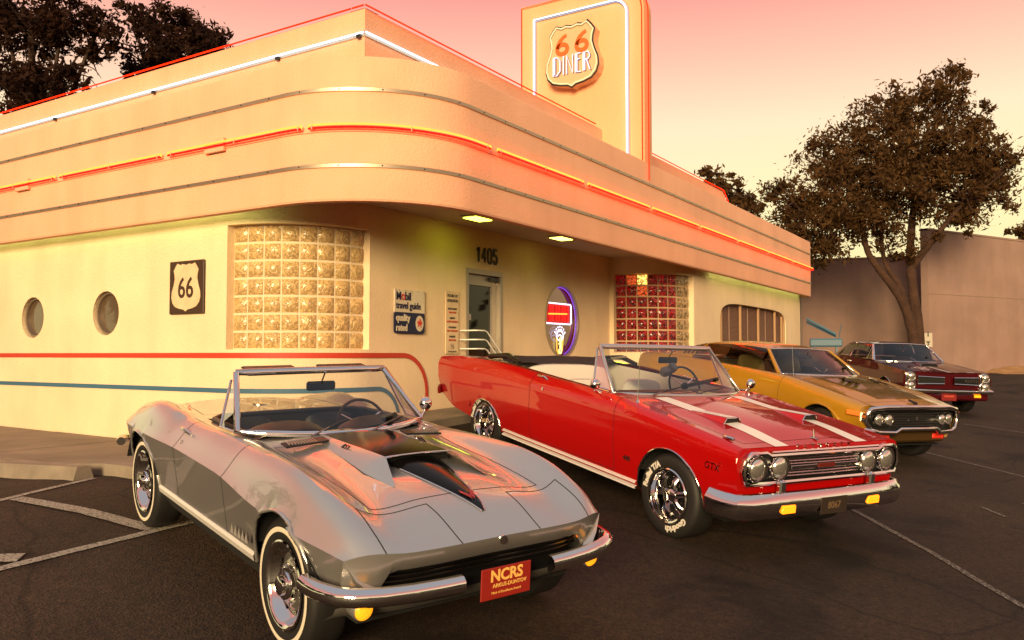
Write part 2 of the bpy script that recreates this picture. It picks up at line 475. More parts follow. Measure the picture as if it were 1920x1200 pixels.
# ---------------------------------------------------------------- the diner
def stucco(name, col, var=.12):
    m = pmat(name, col, .88, bump=(42, .7, .010), var=(.9, var))
    # faint run-off streaks and patching
    n = m.node_tree.nodes; l = m.node_tree.links; b = n['Principled BSDF']; src = b.inputs['Base Color'].links[0].from_socket
    t = n.new('ShaderNodeTexCoord'); mp = n.new('ShaderNodeMapping'); mp.inputs['Scale'].default_value = (1.1, 1.1, .16); l.new(t.outputs['Object'], mp.inputs[0])
    z = n.new('ShaderNodeTexNoise'); z.inputs['Scale'].default_value = 1.6; z.inputs['Detail'].default_value = 8; z.inputs['Roughness'].default_value = .65; l.new(mp.outputs[0], z.inputs['Vector'])
    r_ = n.new('ShaderNodeValToRGB'); r_.color_ramp.elements[0].position = .36; r_.color_ramp.elements[0].color = (.90, .87, .83, 1); r_.color_ramp.elements[1].position = .56; r_.color_ramp.elements[1].color = (1, 1, 1, 1); l.new(z.outputs['Fac'], r_.inputs[0])
    mx = n.new('ShaderNodeMix'); mx.data_type = 'RGBA'; mx.blend_type = 'MULTIPLY'; mx.inputs[0].default_value = .5
    l.new(src, mx.inputs[6]); l.new(r_.outputs[0], mx.inputs[7]); l.new(mx.outputs[2], b.inputs['Base Color'])
    return m
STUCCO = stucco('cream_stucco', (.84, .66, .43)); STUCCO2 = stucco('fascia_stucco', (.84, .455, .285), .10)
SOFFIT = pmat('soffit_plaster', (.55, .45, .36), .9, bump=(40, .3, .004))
NEON_RED = emat('red_neon', (1.0, .001, .0005), 22.0); NEON_RED2 = emat('thin_red_neon', (1.0, .02, .003), 3.0)
NEON_ORANGE = emat('orange_neon', (1.0, .50, .06), 1.6)
NEON_WHITE = emat('white_neon', (.82, .90, 1.0), 2.6)
NEON_GREEN = emat('green_neon', (.84, 1.0, .34), 5.0)
DEADTUBE = pmat('red_tube_channel', (.55, .05, .02), .35)
diner = thing('diner_building', 'cream stucco diner with a rounded orange canopy and neon bands', 'diner')
diner.location = (6.58, 7.02, -1.15)
diner_inv = Matrix.Translation((-6.58, -7.02, 1.15))
def kid(o, parent=diner):
    """keep world coordinates under the diner's empty"""
    o.parent = parent
    if parent is diner: o.matrix_parent_inverse = diner_inv
    return o

XW, YW, XC, YC, RC = 6.58, 7.02, 6.30, 5.455, 1.48
WR = 1.23
ZT, ZTR1, ZN, ZTR2, ZB = 3.20, 2.83, 2.43, 2.01, 1.625
XEND = 24.6
# path of wall A: side wall, rounded corner, entry wall; wall B: rounded bay, street wall
def pathA(u, off=0.):
    if u < 7.77:
        return (XW - off, 16.02 - u, -1, 0)
    v = u - 7.77
    if v < WR * PI / 2:
        a = v / WR; return (XW + WR - (WR + off) * math.cos(a), YW + WR - (WR + off) * math.sin(a), -math.cos(a), -math.sin(a))
    return (XW + WR + v - WR * PI / 2, YW - off, 0, -1)
UA = lambda X: 7.77 + WR * PI / 2 + X - XW - WR          # entry wall X -> u
BX, BR = 14.63, 1.27
def pathB(u, off=0.):
    if u < BR * PI / 2:
        a = u / BR; return (BX + BR - (BR + off) * math.cos(a), YW - (BR + off) * math.sin(a), -math.cos(a), -math.sin(a))
    return (BX + BR + u - BR * PI / 2, YW - BR - off, 0, -1)
UB = lambda X: BR * PI / 2 + X - BX - BR
def wall(name, path, u0, u1, z0, z1, rects, ovals, mat, du=.09, back=.0):
    us = set(np.round(np.arange(u0, u1, du), 4)) | {u1}; zs = set(np.round(np.arange(z0, z1, du), 4)) | {z1}
    for (a, b, c, d) in rects: us |= {a, b}; zs |= {c, d}
    def thin(S, keep):
        S = sorted(S); out = []
        for q in S:
            if out and q - out[-1] < .02:
                if q in keep: out[-1] = q
                continue
            out.append(q)
        return np.array(out)
    ku = {q for r_ in rects for q in r_[:2]}; kz = {q for r_ in rects for q in r_[2:]}
    us = thin(us, ku); zs = thin(zs, kz); nz = len(zs)
    def val(o, u, z): return abs((u - o[0]) / o[2]) ** o[4] + abs((z - o[1]) / o[3]) ** o[4]
    UV = [[(u, z) for z in zs] for u in us]; keep = {}
    for i in range(len(us) - 1):
        for j in range(nz - 1):
            cu = (us[i] + us[i + 1]) / 2; cz = (zs[j] + zs[j + 1]) / 2
            ok = not any(a < cu < b and c < cz < d for a, b, c, d in rects) and not any(val(o, cu, cz) < 1 for o in ovals)
            keep[(i, j)] = ok
    for o in ovals:
        for i in range(len(us)):
            for j in range(nz):
                adj = [keep.get((i - a, j - b)) for a in (0, 1) for b in (0, 1)]
                v = val(o, us[i], zs[j])
                if True in adj and False in adj and .2 < v < 3.5:
                    k = v ** (-1 / o[4]); UV[i][j] = (o[0] + (us[i] - o[0]) * k, o[1] + (zs[j] - o[1]) * k)
    mb = MB(); mb.v = []
    for row in UV:
        for u, z in row:
            p = path(u); mb.v.append((p[0], p[1], z))
    mb.f = [(i * nz + j, (i + 1) * nz + j, (i + 1) * nz + j + 1, i * nz + j + 1) for (i, j), k in keep.items() if k]
    return kid(mb.build(name, mat, smooth=40))
def on(path, u, z, off): p = path(u, off); return (p[0], p[1], z)
def oval_ring(o, n=64, k=1.0):
    out = []
    for i in range(n):
        a = 2 * PI * i / n; c, s = math.cos(a), math.sin(a)
        v = (abs(c) ** o[4] + abs(s) ** o[4]) ** (-1 / o[4]); out.append((o[0] + o[2] * k * c * v, o[1] + o[3] * k * s * v))
    return out
def reveal(path, o, depth, mat, name='window_reveal', n=64, parent=None):
    r_ = oval_ring(o, n); r_.append(r_[0])
    return kid(MB().grid([[on(path, u, z, .002), on(path, u, z, -depth)] for u, z in r_]).build(name, mat, smooth=60), parent or diner)
PORT = [(16.02 - 12.48, .54, .30, .30, 2), (16.02 - 10.65, .555, .30, .30, 2)]
OVAL = (UA(12.74), .58, .60, .63, 2)
W1 = (7.77 + .06, 7.77 + WR * PI / 2 - .02, .06, 1.545)
DOOR = (UA(9.85), UA(10.82), -1.1, 1.26)
BLIND = (UB(20.1), .52, 2.72, .62, 5)
W2 = (.09, BR * PI / 2 - .10, .04, 1.545)
wall('side_and_entry_wall', pathA, 0, UA(BX), -1.5, 1.88, [W1, DOOR], PORT + [OVAL], STUCCO)
wall('street_wall', pathB, 0, UB(24.42), -1.5, 1.86, [W2], [BLIND], STUCCO)
mb = MB(); mb.box((24.40, 9.0, .1), (.04, 6.4, 3.3)); kid(mb.build('end_wall', STUCCO))
# dim room behind the openings
ROOM = pmat('dim_interior', (.10, .055, .035), .9)
mb = MB(); mb.grid([[(7.6, 16, z) for z in (-1.4, 1.8)], [(7.6, 9.3, z) for z in (-1.4, 1.8)], [(8.9, 8.0, z) for z in (-1.4, 1.8)], [(24.2, 8.0, z) for z in (-1.4, 1.8)]])
kid(mb.build('inner_wall', ROOM))

def smooth_box_edge(prof): return prof
# canopy fascia: one sweep round the corner
cpath = [(XC, y) for y in np.linspace(16.2, YC + RC, 24)] + arc(XC + RC, YC + RC, RC, PI, 1.5 * PI, 28)[1:] + [(x, YC) for x in np.linspace(XC + RC, XEND - .14, 40)[1:]] + arc(XEND - .14, YC + .14, .14, 1.5 * PI, 2 * PI, 6)[1:] + [(XEND, YC + .8), (XEND, 9.0)]
fp = [(0.0, ZB + .03), (0.0, ZT - .03), (-.012, ZT - .008), (-.03, ZT), (-.50, ZT - .02)]
fb = [(0.0, ZB + .03), (-.008, ZB + .008), (-.03, ZB), (-.075, ZB), (-.085, ZB + .015), (-.085, 1.86)]
mb = MB(); sweep_plan(mb, cpath, fp[::-1], closed_prof=False)
canopy = kid(mb.build('canopy', STUCCO2, smooth=35))
mb = MB(); sweep_plan(mb, cpath, fb, closed_prof=False)
kid(mb.build('canopy_lip', STUCCO2, smooth=35), canopy)
# flat roof and soffit
poly = [(p[0] + .0, p[1] + .0) for p in cpath]
inner = [(p[0], p[1]) for p in cpath]
mb = MB()
roofpts = [(x + (.3 if x < 7 else 0), max(y, YC + .3), ZT - .02) for x, y in inner] 
mb.add([(6.7, 16.2, ZT - .025), (6.7, 6.0, ZT - .025), (24.5, 6.0, ZT - .025), (24.5, 16.2, ZT - .025)], [(0, 1, 2, 3)])
kid(mb.build('roof_deck', STUCCO2), canopy)
mb = MB()
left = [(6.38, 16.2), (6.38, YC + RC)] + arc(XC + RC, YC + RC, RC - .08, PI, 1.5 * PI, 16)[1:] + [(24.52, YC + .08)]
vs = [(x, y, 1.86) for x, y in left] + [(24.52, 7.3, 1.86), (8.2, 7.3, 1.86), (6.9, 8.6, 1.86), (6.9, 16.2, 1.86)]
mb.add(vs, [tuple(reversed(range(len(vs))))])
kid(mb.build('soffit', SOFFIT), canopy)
# lower cove beside the side wall and the street wall, where the green tubes sit
# metal trims with rivets, neon line
def trim(z, name='trim_strip'):
    mb = MB(); pr = [(.001, z - .024), (.016, z - .018), (.018, z + .018), (.001, z + .026)]
    sweep_plan(mb, cpath[:-2], pr)
    o = kid(mb.build(name, CHROME_D, smooth=30), canopy)
    m2 = MB(); L = 0; k = .3
    for a, b in zip(cpath[:-3], cpath[1:-2]):
        d = math.dist(a, b)
        while k < L + d:
            t = (k - L) / d; x = a[0] + (b[0] - a[0]) * t; y = a[1] + (b[1] - a[1]) * t
            nx_, ny_ = (b[1] - a[1]) / d, -(b[0] - a[0]) / d
            c = Vector((x + nx_ * .018, y + ny_ * .018, z)); m2.box(c, (.012, .012, .012)); k += .46
        L += d
    kid(m2.build('rivets', BLACK), canopy)['kind'] = 'stuff'
trim(ZTR1); trim(ZTR2)
def seg_path(path, l0, l1):
    out = []; L = 0
    for a, b in zip(path[:-1], path[1:]):
        d = math.dist(a, b)
        for t in (0, .5):
            s = L + d * t
            if l0 <= s <= l1: out.append((a[0] + (b[0] - a[0]) * t, a[1] + (b[1] - a[1]) * t))
        L += d
    return out
def offset_path(P, off):
    out = []
    for i, p in enumerate(P):
        a = P[max(i - 1, 0)]; b = P[min(i + 1, len(P) - 1)]; d = math.dist(a, b) or 1
        out.append((p[0] + (b[1] - a[1]) / d * off, p[1] - (b[0] - a[0]) / d * off))
    return out
LT = sum(math.dist(a, b) for a, b in zip(cpath[:-3], cpath[1:-2]))
dense = []
for a, b in zip(cpath[:-3], cpath[1:-2]):
    k = max(1, int(math.dist(a, b) / .12)); dense += [(a[0] + (b[0] - a[0]) * i / k, a[1] + (b[1] - a[1]) * i / k) for i in range(k)]
dense.append(cpath[-3])
l0 = .2
while l0 < LT - .3:
    l1 = min(l0 + 2.35, LT - .05)
    P = offset_path(seg_path(dense, l0 + .03, l1 - .03), .06)
    if len(P) > 3:
        pts = [(P[0][0], P[0][1], ZN - .02)] + [(x, y, ZN + .012) for x, y in P] + [(P[-1][0], P[-1][1], ZN - .02)]
        kid(MB().tube(pts, .0105, 6).build('neon_tube', NEON_ORANGE, smooth=60), canopy)
        pts = [(x, y, ZN - .022) for x, y in P]
        kid(MB().tube(pts, .0125, 6).build('neon_tube', NEON_RED, smooth=60), canopy)
        for q in (1, len(P) // 2, len(P) - 2):
            kid(MB().box((P[q][0], P[q][1], ZN - .01), (.022, .022, .05), bev=.004).build('neon_bracket', STUCCO2), canopy)
    l0 = l1
mb = MB(); sweep_plan(mb, dense, [(.001, ZN - .06), (.012, ZN - .055), (.012, ZN + .035), (.001, ZN + .04)])
kid(mb.build('neon_channel', STUCCO2, smooth=30), canopy)
for px_ in (23,):
    pass
# junction boxes on the neon line
for (x, y, rz) in ((XC - .03, 12.25, 0), (XC - .03, 8.05, 0)):
    kid(MB().box((x, y, ZN - .01), (.04, .34, .16), bev=.006).build('junction_box', STUCCO2), canopy)
# hidden green cove tubes
gp = [(XC + .17, y) for y in np.linspace(16, YC + RC + .4, 30)]
kid(MB().tube([(x, y, 1.70) for x, y in gp], .012, 6).build('cove_tube', NEON_GREEN), canopy)
kid(MB().tube([(x, 5.61, 1.69) for x in np.linspace(16.6, 24.3, 40)], .012, 6).build('cove_tube', NEON_GREEN), canopy)
kid(MB().box((XC + .17, 11.5, 1.735), (.20, 9.0, .03)).build('cove_shelf', WHITE), canopy)
kid(MB().box((20.2, 5.61, 1.73), (8.6, .16, .03)).build('cove_shelf', WHITE), canopy)
# parapet behind the canopy with its corner
XP, YP, HP, HW = 6.82, 6.24, 3.84, 3.55
prof = [(0, ZT - .05), (0, HP - .01), (-.01, HP), (-.22, HP), (-.22, ZT - .05)]
ppath = [(XP, 16.2), (XP, YP), (22.6, YP)]
mb = MB()
def para(p0, p1, nrm):
    a = Vector((p0[0], p0[1], 0)); b = Vector((p1[0], p1[1], 0)); n_ = Vector((nrm[0], nrm[1], 0))
    mb.grid([[a + n_ * o_ + Vector((0, 0, z)) for o_, z in prof], [b + n_ * o_ + Vector((0, 0, z)) for o_, z in prof]], flip=True)
mb.v = []; mb.f = []
sweep_plan(mb, [(XP, 16.2), (XP, 11), (XP, YP)], prof[::-1], closed_prof=False)
sweep_plan(mb, [(XP, YP), (15, YP), (19.15, YP)], prof[::-1], closed_prof=False)
# chamfered far end
mb.add([(19.15, YP, HP), (19.55, YP, HP - .28), (19.55, YP, ZT - .05), (19.15, YP, ZT - .05), (19.15, YP + .22, HP), (19.55, YP + .22, HP - .28)], [(0, 3, 2, 1), (0, 1, 5, 4)])
parapet = kid(mb.build('parapet', STUCCO2))
def ptube(pts, r_, mat, nm='neon_tube'): return kid(MB().tube(pts, r_, 6).build(nm, mat, smooth=60), parapet)
yy = 16.0
while yy > YP + .1:
    y1 = max(yy - 2.4, YP - .03)
    ptube([(XP - .035, yy, HP + .015), (XP - .035, (yy + y1) / 2, HP + .015), (XP - .035, y1 + .02, HP + .015)], .010, NEON_RED2)
    ptube([(XP - .04, yy, HW), (XP - .04, (yy + y1) / 2, HW), (XP - .04, y1 + .02, HW)], .011, NEON_WHITE)
    kid(MB().box((XP - .03, (yy + y1) / 2, HW - .03), (.03, .05, .04)).build('neon_bracket', BLACK), parapet)
    yy = y1 if y1 > YP else 0
xx = XP - .03
while xx < 12.4:
    x1 = min(xx + 2.4, 12.45)
    ptube([(xx, YP - .035, HP + .015), ((xx + x1) / 2, YP - .035, HP + .015), (x1 - .02, YP - .035, HP + .015)], .010, NEON_RED2)
    ptube([(xx, YP - .04, HW), ((xx + x1) / 2, YP - .04, HW), (x1 - .02, YP - .04, HW)], .011, NEON_WHITE)
    xx = x1
ptube([(13.1, YP - .035, HP + .015), (16, YP - .035, HP + .015), (19.13, YP - .035, HP + .015), (19.55, YP - .035, HP - .27), (19.58, YP - .035, HP - .40)], .010, NEON_RED2)
mb = MB(); sweep_plan(mb, [(XP, 16.2), (XP, 11), (XP, YP)], [(.001, HW - .035), (.012, HW - .03), (.012, HW + .03), (.001, HW + .035)]); kid(mb.build('neon_channel', CHROME_D), parapet)
mb = MB(); sweep_plan(mb, [(XP, YP), (9, YP), (12.45, YP)], [(.001, HW - .035), (.012, HW - .03), (.012, HW + .03), (.001, HW + .035)]); kid(mb.build('neon_channel', CHROME_D), parapet)

# painted stripes on the wall
RED_P = pmat('red_stripe_paint', (.52, .045, .02), .6, bump=(50, .3, .004)); BLUE_P = pmat('blue_stripe_paint', (.045, .13, .21), .6, bump=(50, .3, .004))
def stripe(zc, h, uend, rad, mat, name):
    pts = [(u, zc) for u in np.arange(.02, uend - rad, .08)] + [(uend - rad + rad * math.sin(a), zc - rad + rad * math.cos(a)) for a in np.linspace(0, PI / 2, 14)] + [(uend, z) for z in np.linspace(zc - rad - .1, -1.2, 6)]
    G = []
    for i, p in enumerate(pts):
        a = pts[max(i - 1, 0)]; b = pts[min(i + 1, len(pts) - 1)]; d = math.dist(a, b); nu, nz_ = -(b[1] - a[1]) / d, (b[0] - a[0]) / d
        G.append([on(pathA, p[0] + nu * h / 2 * s, p[1] + nz_ * h / 2 * s, .012) for s in (1, -1)])
    m_ = MB().grid(G, flip=False)
    G2 = [[(r_[0][0], r_[0][1], r_[0][2]), on(pathA, p[0], p[1] + h / 2, 0.)] for r_, p in zip(G, pts)]
    kid(m_.build(name, mat))
stripe(-.012, .062, UA(8.93), .50, RED_P, 'painted_red_band')
stripe(-.43, .055, UA(8.35), .42, BLUE_P, 'painted_blue_band')

# portholes
PGL = pmat('porthole_glass', (.10, .065, .04), .10, .0, coat=1.0)
for o in PORT:
    fr = reveal(pathA, o, .12, STUCCO, 'porthole_window')
    r_ = oval_ring(o, 48, .97); r_.append(r_[0]); r2 = oval_ring(o, 48, .88); r2.append(r2[0])
    kid(MB().grid([[on(pathA, a[0], a[1], -.06), on(pathA, a[0], a[1], -.045), on(pathA, b[0], b[1], -.045), on(pathA, b[0], b[1], -.09)] for a, b in zip(r_, r2)]).build('frame', CHROME_D, smooth=40), fr)
    r3 = oval_ring(o, 48, .95)
    m_ = MB(); m_.add([on(pathA, u, z, -.085) for u, z in r3], [tuple(range(48))]); kid(m_.build('pane', PGL), fr)

# curved glass block windows
def block_mat(name, col, emit, es, gloss=.55, low=.22, bd=.05):
    m = bpy.data.materials.new(name); m.use_nodes = True
    n = m.node_tree.nodes; l = m.node_tree.links; b = n['Principled BSDF']
    t = n.new('ShaderNodeTexCoord'); oi = n.new('ShaderNodeObjectInfo')
    mp = n.new('ShaderNodeVectorMath'); mp.operation = 'ADD'
    l.new(t.outputs['Object'], mp.inputs[0]); l.new(oi.outputs['Random'], mp.inputs[1])
    vo = n.new('ShaderNodeTexNoise'); vo.inputs['Scale'].default_value = 13; vo.inputs['Distortion'].default_value = 2.2; vo.inputs['Detail'].default_value = 2
    l.new(mp.outputs[0], vo.inputs['Vector'])
    bp = n.new('ShaderNodeBump'); bp.inputs['Strength'].default_value = 1.0; bp.inputs['Distance'].default_value = bd
    l.new(vo.outputs['Fac'], bp.inputs['Height']); l.new(bp.outputs[0], b.inputs['Normal'])
    r_ = n.new('ShaderNodeValToRGB'); r_.color_ramp.elements[0].position = .40; r_.color_ramp.elements[0].color = (*[c * low for c in col], 1)
    r_.color_ramp.elements[1].position = .62; r_.color_ramp.elements[1].color = (*col, 1)
    l.new(vo.outputs['Fac'], r_.inputs[0]); l.new(r_.outputs[0], b.inputs['Base Color'])
    b.inputs['Roughness'].default_value = .08; b.inputs['Coat Weight'].default_value = gloss; b.inputs['Specular IOR Level'].default_value = gloss
    if es > 0:
        l.new(r_.outputs[0], b.inputs['Emission Color']); b.inputs['Emission Strength'].default_value = es  # emission stands in for light showing in the blocks
    return m
BLK1 = block_mat('glass_block', (.70, .47, .20), None, .03, .4, .55, .02)
BLK2 = block_mat('red_glow_glass_block', (.30, .006, .006), (1, 0, 0), .50, .5, .06)
BLK2L = block_mat('lamp_glow_glass_block', (.95, .50, .10), (1, 1, 0), 3.2, .5, .10); BLK2M = block_mat('glint_glow_glass_block', (.75, .10, .02), (1, 1, 0), .9, .5, .06)  # lamp glow and glints put into block colour and emission
BLK2A = block_mat('amber_glass_block', (.42, .26, .10), (1, 1, 0), .18)
MORTAR = pmat('mortar', (.74, .60, .40), .8)
def block_window(path, rect, cols, rows, name, matf, wr, off, mort=None):
    a, b, c, d = rect
    win = kid(MB().grid([[on(path, u, c, -off - .05), on(path, u, d, -off - .05)] for u in np.linspace(a - .02, b + .02, 20)]).build(name, mort or MORTAR, smooth=60))
    du = (b - a) / cols; dz = (d - c) / rows; g = .014
    # reveals
    m_ = MB()
    m_.grid([[on(path, u, c, 0.003), on(path, u, c, -off - .05)] for u in np.linspace(a, b, 20)]); m_.grid([[on(path, u, d, -off - .05), on(path, u, d, 0.003)] for u in np.linspace(a, b, 20)])
    m_.grid([[on(path, a, z, 0.003), on(path, a, z, -off - .05)] for z in (c, d)]); m_.grid([[on(path, b, z, -off - .05), on(path, b, z, 0.003)] for z in (c, d)])
    kid(m_.build('reveal', STUCCO), win)
    w_ = du * (wr - off) / wr - 2 * g; h_ = dz - 2 * g
    meshes = {}
    for i in range(cols):
        for j in range(rows):
            mt = matf(i, j)
            if mt.name not in meshes:
                mm = MB(); nn = 4; G = []
                for q in range(nn + 1):
                    row = []
                    for r_ in range(nn + 1):
                        s, t = q / nn * 2 - 1, r_ / nn * 2 - 1
                        row.append((.005 * (1 - s * s) * (1 - t * t) + (.0 if max(abs(s), abs(t)) < 1 else -.03), s * w_ / 2, t * h_ / 2))
                    G.append(row)
                mm.grid(G); me = bpy.data.meshes.new('glass_block'); me.from_pydata(mm.v, [], mm.f); me.materials.append(mt)
                me.polygons.foreach_set('use_smooth', [True] * len(me.polygons)); meshes[mt.name] = me
            ob = link('glass_block', meshes[mt.name], win)
            p = path(a + du * (i + .5), -off - .02)
            ob.location = (p[0], p[1], c + dz * (j + .5)); ob.rotation_euler = (0, 0, math.atan2(p[3], p[2]))
    return win
bw1 = block_window(pathA, W1, 8, 7, 'glass_block_window', lambda i, j: BLK1, WR, .06)
rl = random.Random(3)
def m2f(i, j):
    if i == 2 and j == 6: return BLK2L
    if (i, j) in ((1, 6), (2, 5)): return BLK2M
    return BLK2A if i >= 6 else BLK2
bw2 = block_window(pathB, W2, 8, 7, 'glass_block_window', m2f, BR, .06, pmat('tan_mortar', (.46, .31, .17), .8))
# the lamp glint in the red blocks' top corner is emission in their materials
mb = MB()

# entrance door
DFR = pmat('aluminium_frame', (.42, .37, .31), .38, .7)
d0, d1 = 9.85, 10.82; yd = YW + .10
door = MB()
door.box(((d0 + d1) / 2, YW + .06, 1.225), (d1 - d0, .14, .07)); door.box((d0 + .03, YW + .06, .05), (.06, .14, 2.29)); door.box((d1 - .03, YW + .06, .05), (.06, .14, 2.29))
dr = kid(door.build('entrance_door', DFR))
lf = MB(); x0, x1 = d0 + .065, d1 - .065
lf.box(((x0 + x1) / 2, yd, 1.11), (x1 - x0, .05, .155)); lf.box((x0 + .06, yd, .03), (.12, .05, 2.0)); lf.box((x1 - .06, yd, .03), (.12, .05, 2.0)); lf.box(((x0 + x1) / 2, yd, -.90), (x1 - x0, .05, .22))
kid(lf.build('leaf_frame', DFR), dr)
DGL = pmat('door_glass', (.010, .008, .006), .03, spec=.30)
kid(MB().box(((x0 + x1) / 2, yd + .01, .05), (x1 - x0 - .2, .012, 2.0)).build('pane', DGL), dr)
kid(MB().box((x1 - .13, yd - .05, 1.14), (.20, .06, .05)).build('door_closer', BLACK), dr)
kid(MB().tube([(x1 - .12, yd - .03, -.15), (x1 - .12, yd - .09, -.12), (x1 - .12, yd - .09, .08), (x1 - .12, yd - .03, .11)], .012, 6).build('handle', CHROME), dr)
kid(MB().box((x0 + .15, yd - .006, .55), (.09, .004, .09)).build('notice', WHITE), dr)
# house number
HN = pmat('navy_paint', (.010, .010, .035), .5)
def digit(ch, w_, h_):
    W2, H2 = w_ / 2, h_ / 2
    if ch == '1': return [[(-W2 * .7, H2 * .55), (-W2 * .1, H2 * .80), (W2 * .15, H2), (W2 * .15, -H2)]]
    if ch == '4': return [[(W2, -H2 * .42), (-W2, -H2 * .42), (W2 * .35, H2), (W2 * .36, H2 * .9)], [(W2 * .35, H2), (W2 * .35, -H2)]]
    if ch == '0': return [[(W2 * math.cos(a), (H2 - W2) * (1 if math.sin(a) > 0 else -1) + W2 * math.sin(a)) for a in np.linspace(.02, 2 * PI + .02, 25)]]
    return [[(W2 * .85, H2), (-W2 * .75, H2), (-W2 * .85, H2 * .08), (-W2 * .2, H2 * .20), (W2 * .5, H2 * .14), (W2 * .95, -H2 * .2), (W2 * .9, -H2 * .65), (W2 * .35, -H2 * .98), (-W2 * .35, -H2 * .95), (-W2 * .95, -H2 * .55)]]
for k, ch in enumerate('1405'):
    mb = MB()
    for d_ in digit(ch, .095, .215): stroke(mb, d_, .036, (10.155 + k * .152, YW - .002, 1.485), (1, 0, 0), (0, 0, 1), .014)
    kid(mb.build('house_number', HN))
# round window with neon in it
rv = reveal(pathA, OVAL, .10, STUCCO, 'round_window')
r_ = oval_ring(OVAL, 64, 1.02); r2 = oval_ring(OVAL, 64, .96); r_.append(r_[0]); r2.append(r2[0])
kid(MB().grid([[on(pathA, a[0], a[1], .0), on(pathA, a[0], a[1], .012), on(pathA, b[0], b[1], .012), on(pathA, b[0], b[1], -.06)] for a, b in zip(r_, r2)]).build('frame', CHROME_D, smooth=40), rv)
r3 = oval_ring(OVAL, 64, 1.0)
BACKG = pmat('dark_red_glass', (.05, .006, .008), .05, coat=1.0, emit=(.5, .01, .02), estr=.14)
m_ = MB(); m_.add([on(pathA, u, z, -.075) for u, z in r3], [tuple(range(64))]); kid(m_.build('pane', BACKG), rv)
VIO = emat('violet_reflection', (.35, .10, 1.0), .9)  # glowing arc stands in for a bluish reflection inside the window edge
pts = [on(pathA, u, z, -.035) for u, z in oval_ring((OVAL[0], OVAL[1], .555, .585, 2), 64)][-14:] + [on(pathA, u, z, -.035) for u, z in oval_ring((OVAL[0], OVAL[1], .555, .585, 2), 64)][:19]
kid(MB().tube(pts, .008, 6).build('reflection_ring', VIO), rv)

# window with blinds
rv2 = reveal(pathB, BLIND, .14, STUCCO, 'blind_window')
WOOD = pmat('tan_frame', (.38, .22, .11), .5); BLD = pmat('blind_slats', (.36, .21, .15), .6)
m_ = MB(); m_.add([on(pathB, u, z, -.13) for u, z in oval_ring(BLIND, 96, 1.01)], [tuple(range(96))]); kid(m_.build('backing', BLD), rv2)
def span(z):
    v = 1 - abs((z - BLIND[1]) / BLIND[3]) ** BLIND[4]
    return BLIND[2] * max(v, 0) ** (1 / BLIND[4])
m_ = MB(); z = BLIND[1] - .60
while z < BLIND[1] + .60:
    s = span(z) - .02
    if s > .2: m_.box((20.1, YW - BR + .115, z), (2 * s, .022, .004), rot=(R(35), 0, 0))
    z += .028
so_ = kid(m_.build('blind_slats', BLD), rv2); so_['kind'] = 'stuff'
for x in (17.62, 19.0, 20.45, 21.95, 22.62):
    kid(MB().box((x, YW - BR + .06, .52), (.05, .05, 2 * .60)).build('mullion', WOOD), rv2)
for x in (18.3, 19.7, 21.2):
    kid(MB().box((x, YW - BR + .098, .52), (.02, .012, 1.18)).build('blind_tape', pmat('tape', (.33, .21, .15), .7)), rv2)
kid(MB().grid([[on(pathB, a[0], a[1], -.02), on(pathB, b[0], b[1], -.02), on(pathB, b[0], b[1], -.07)] for a, b in zip(oval_ring(BLIND, 96, .998) + oval_ring(BLIND, 96, .998)[:1], oval_ring(BLIND, 96, .985) + oval_ring(BLIND, 96, .985)[:1])]).build('frame', WOOD, smooth=40), rv2)
# recessed soffit lamps
LAMP = emat('soffit_lamp', (.86, 1.0, .055), 9.0); LAMP2 = emat('warm_soffit_lamp', (1.0, .90, .14), 4.5)
for (x, y) in ((9.25, 6.40), (11.55, 6.38)):
    fr = kid(MB().box((x, y, 1.85), (.44, .27, .03), bev=.01).build('soffit_light', CHROME_D), canopy)
    o_ = kid(MB().box((x, y, 1.832), (.38, .21, .012)).build('lamp_panel', LAMP if x < 10 else LAMP2), canopy)

# ---------------------------------------------------------------- sign fin on the roof
fin = thing('sign_pylon', 'tall orange neon sign fin with a shield reading 66 DINER above the canopy', 'sign')
XF, F0, F1, FZ = 12.75, 5.46, 7.87, 6.31
FR = .55
def finpoly(i):
    return [(F1 - i, ZT - .3), (F0 + i, ZT - .3)] + [(F0 + FR - (FR - i) * math.cos(a), FZ + .0 - FR + (FR - i) * math.sin(a)) for a in np.linspace(0, PI / 2, 12)] + [(F1 - i, FZ - i)]
FINM = stucco('fin_stucco', (.84, .435, .235), .06)
def fp3(p, x): return (x, p[0], p[1])
po = finpoly(0); n_ = len(po); mb = MB()
TH = .30
mb.add([fp3(p, XF) for p in po] + [fp3(p, XF + TH) for p in po], [tuple(range(n_)), tuple(reversed(range(n_, 2 * n_)))] + [(i, i + n_, (i + 1) % n_ + n_, (i + 1) % n_) for i in range(n_)])
fin.location = (XF, 6.4, ZT)
fin_inv = Matrix.Translation((-XF, -6.4, -ZT))
def fk(o): o.parent = fin; o.matrix_parent_inverse = fin_inv; return o
fk(mb.build('panel', FINM))
i1 = finpoly(.03)
fk(MB().tube([fp3(p, XF - .03) for p in i1[1:]] + [fp3((i1[0][0], ZT), XF - .03)], .010, 6).build('neon_tube', NEON_RED2))
i1 = finpoly(.0)
fk(MB().tube([(XF + .1, p[0] - .03, p[1] + .0) for p in i1[1:-3]], .010, 6).build('neon_tube', NEON_RED2))
i2 = finpoly(.30)
fk(MB().tube([fp3(p, XF - .05) for p in i2[1:]] + [fp3((i2[0][0], ZT), XF - .05)], .013, 6).build('neon_tube', NEON_WHITE))
G = []
oa, ob_ = finpoly(.27), finpoly(.33)
fk(MB().grid([[fp3(a, XF - .004), fp3(a, XF - .018), fp3(b, XF - .018), fp3(b, XF - .004)] for a, b in zip(oa[1:] + oa[:1], ob_[1:] + ob_[:1])]).build('neon_channel', pmat('channel_blue', (.30, .30, .42), .5)))
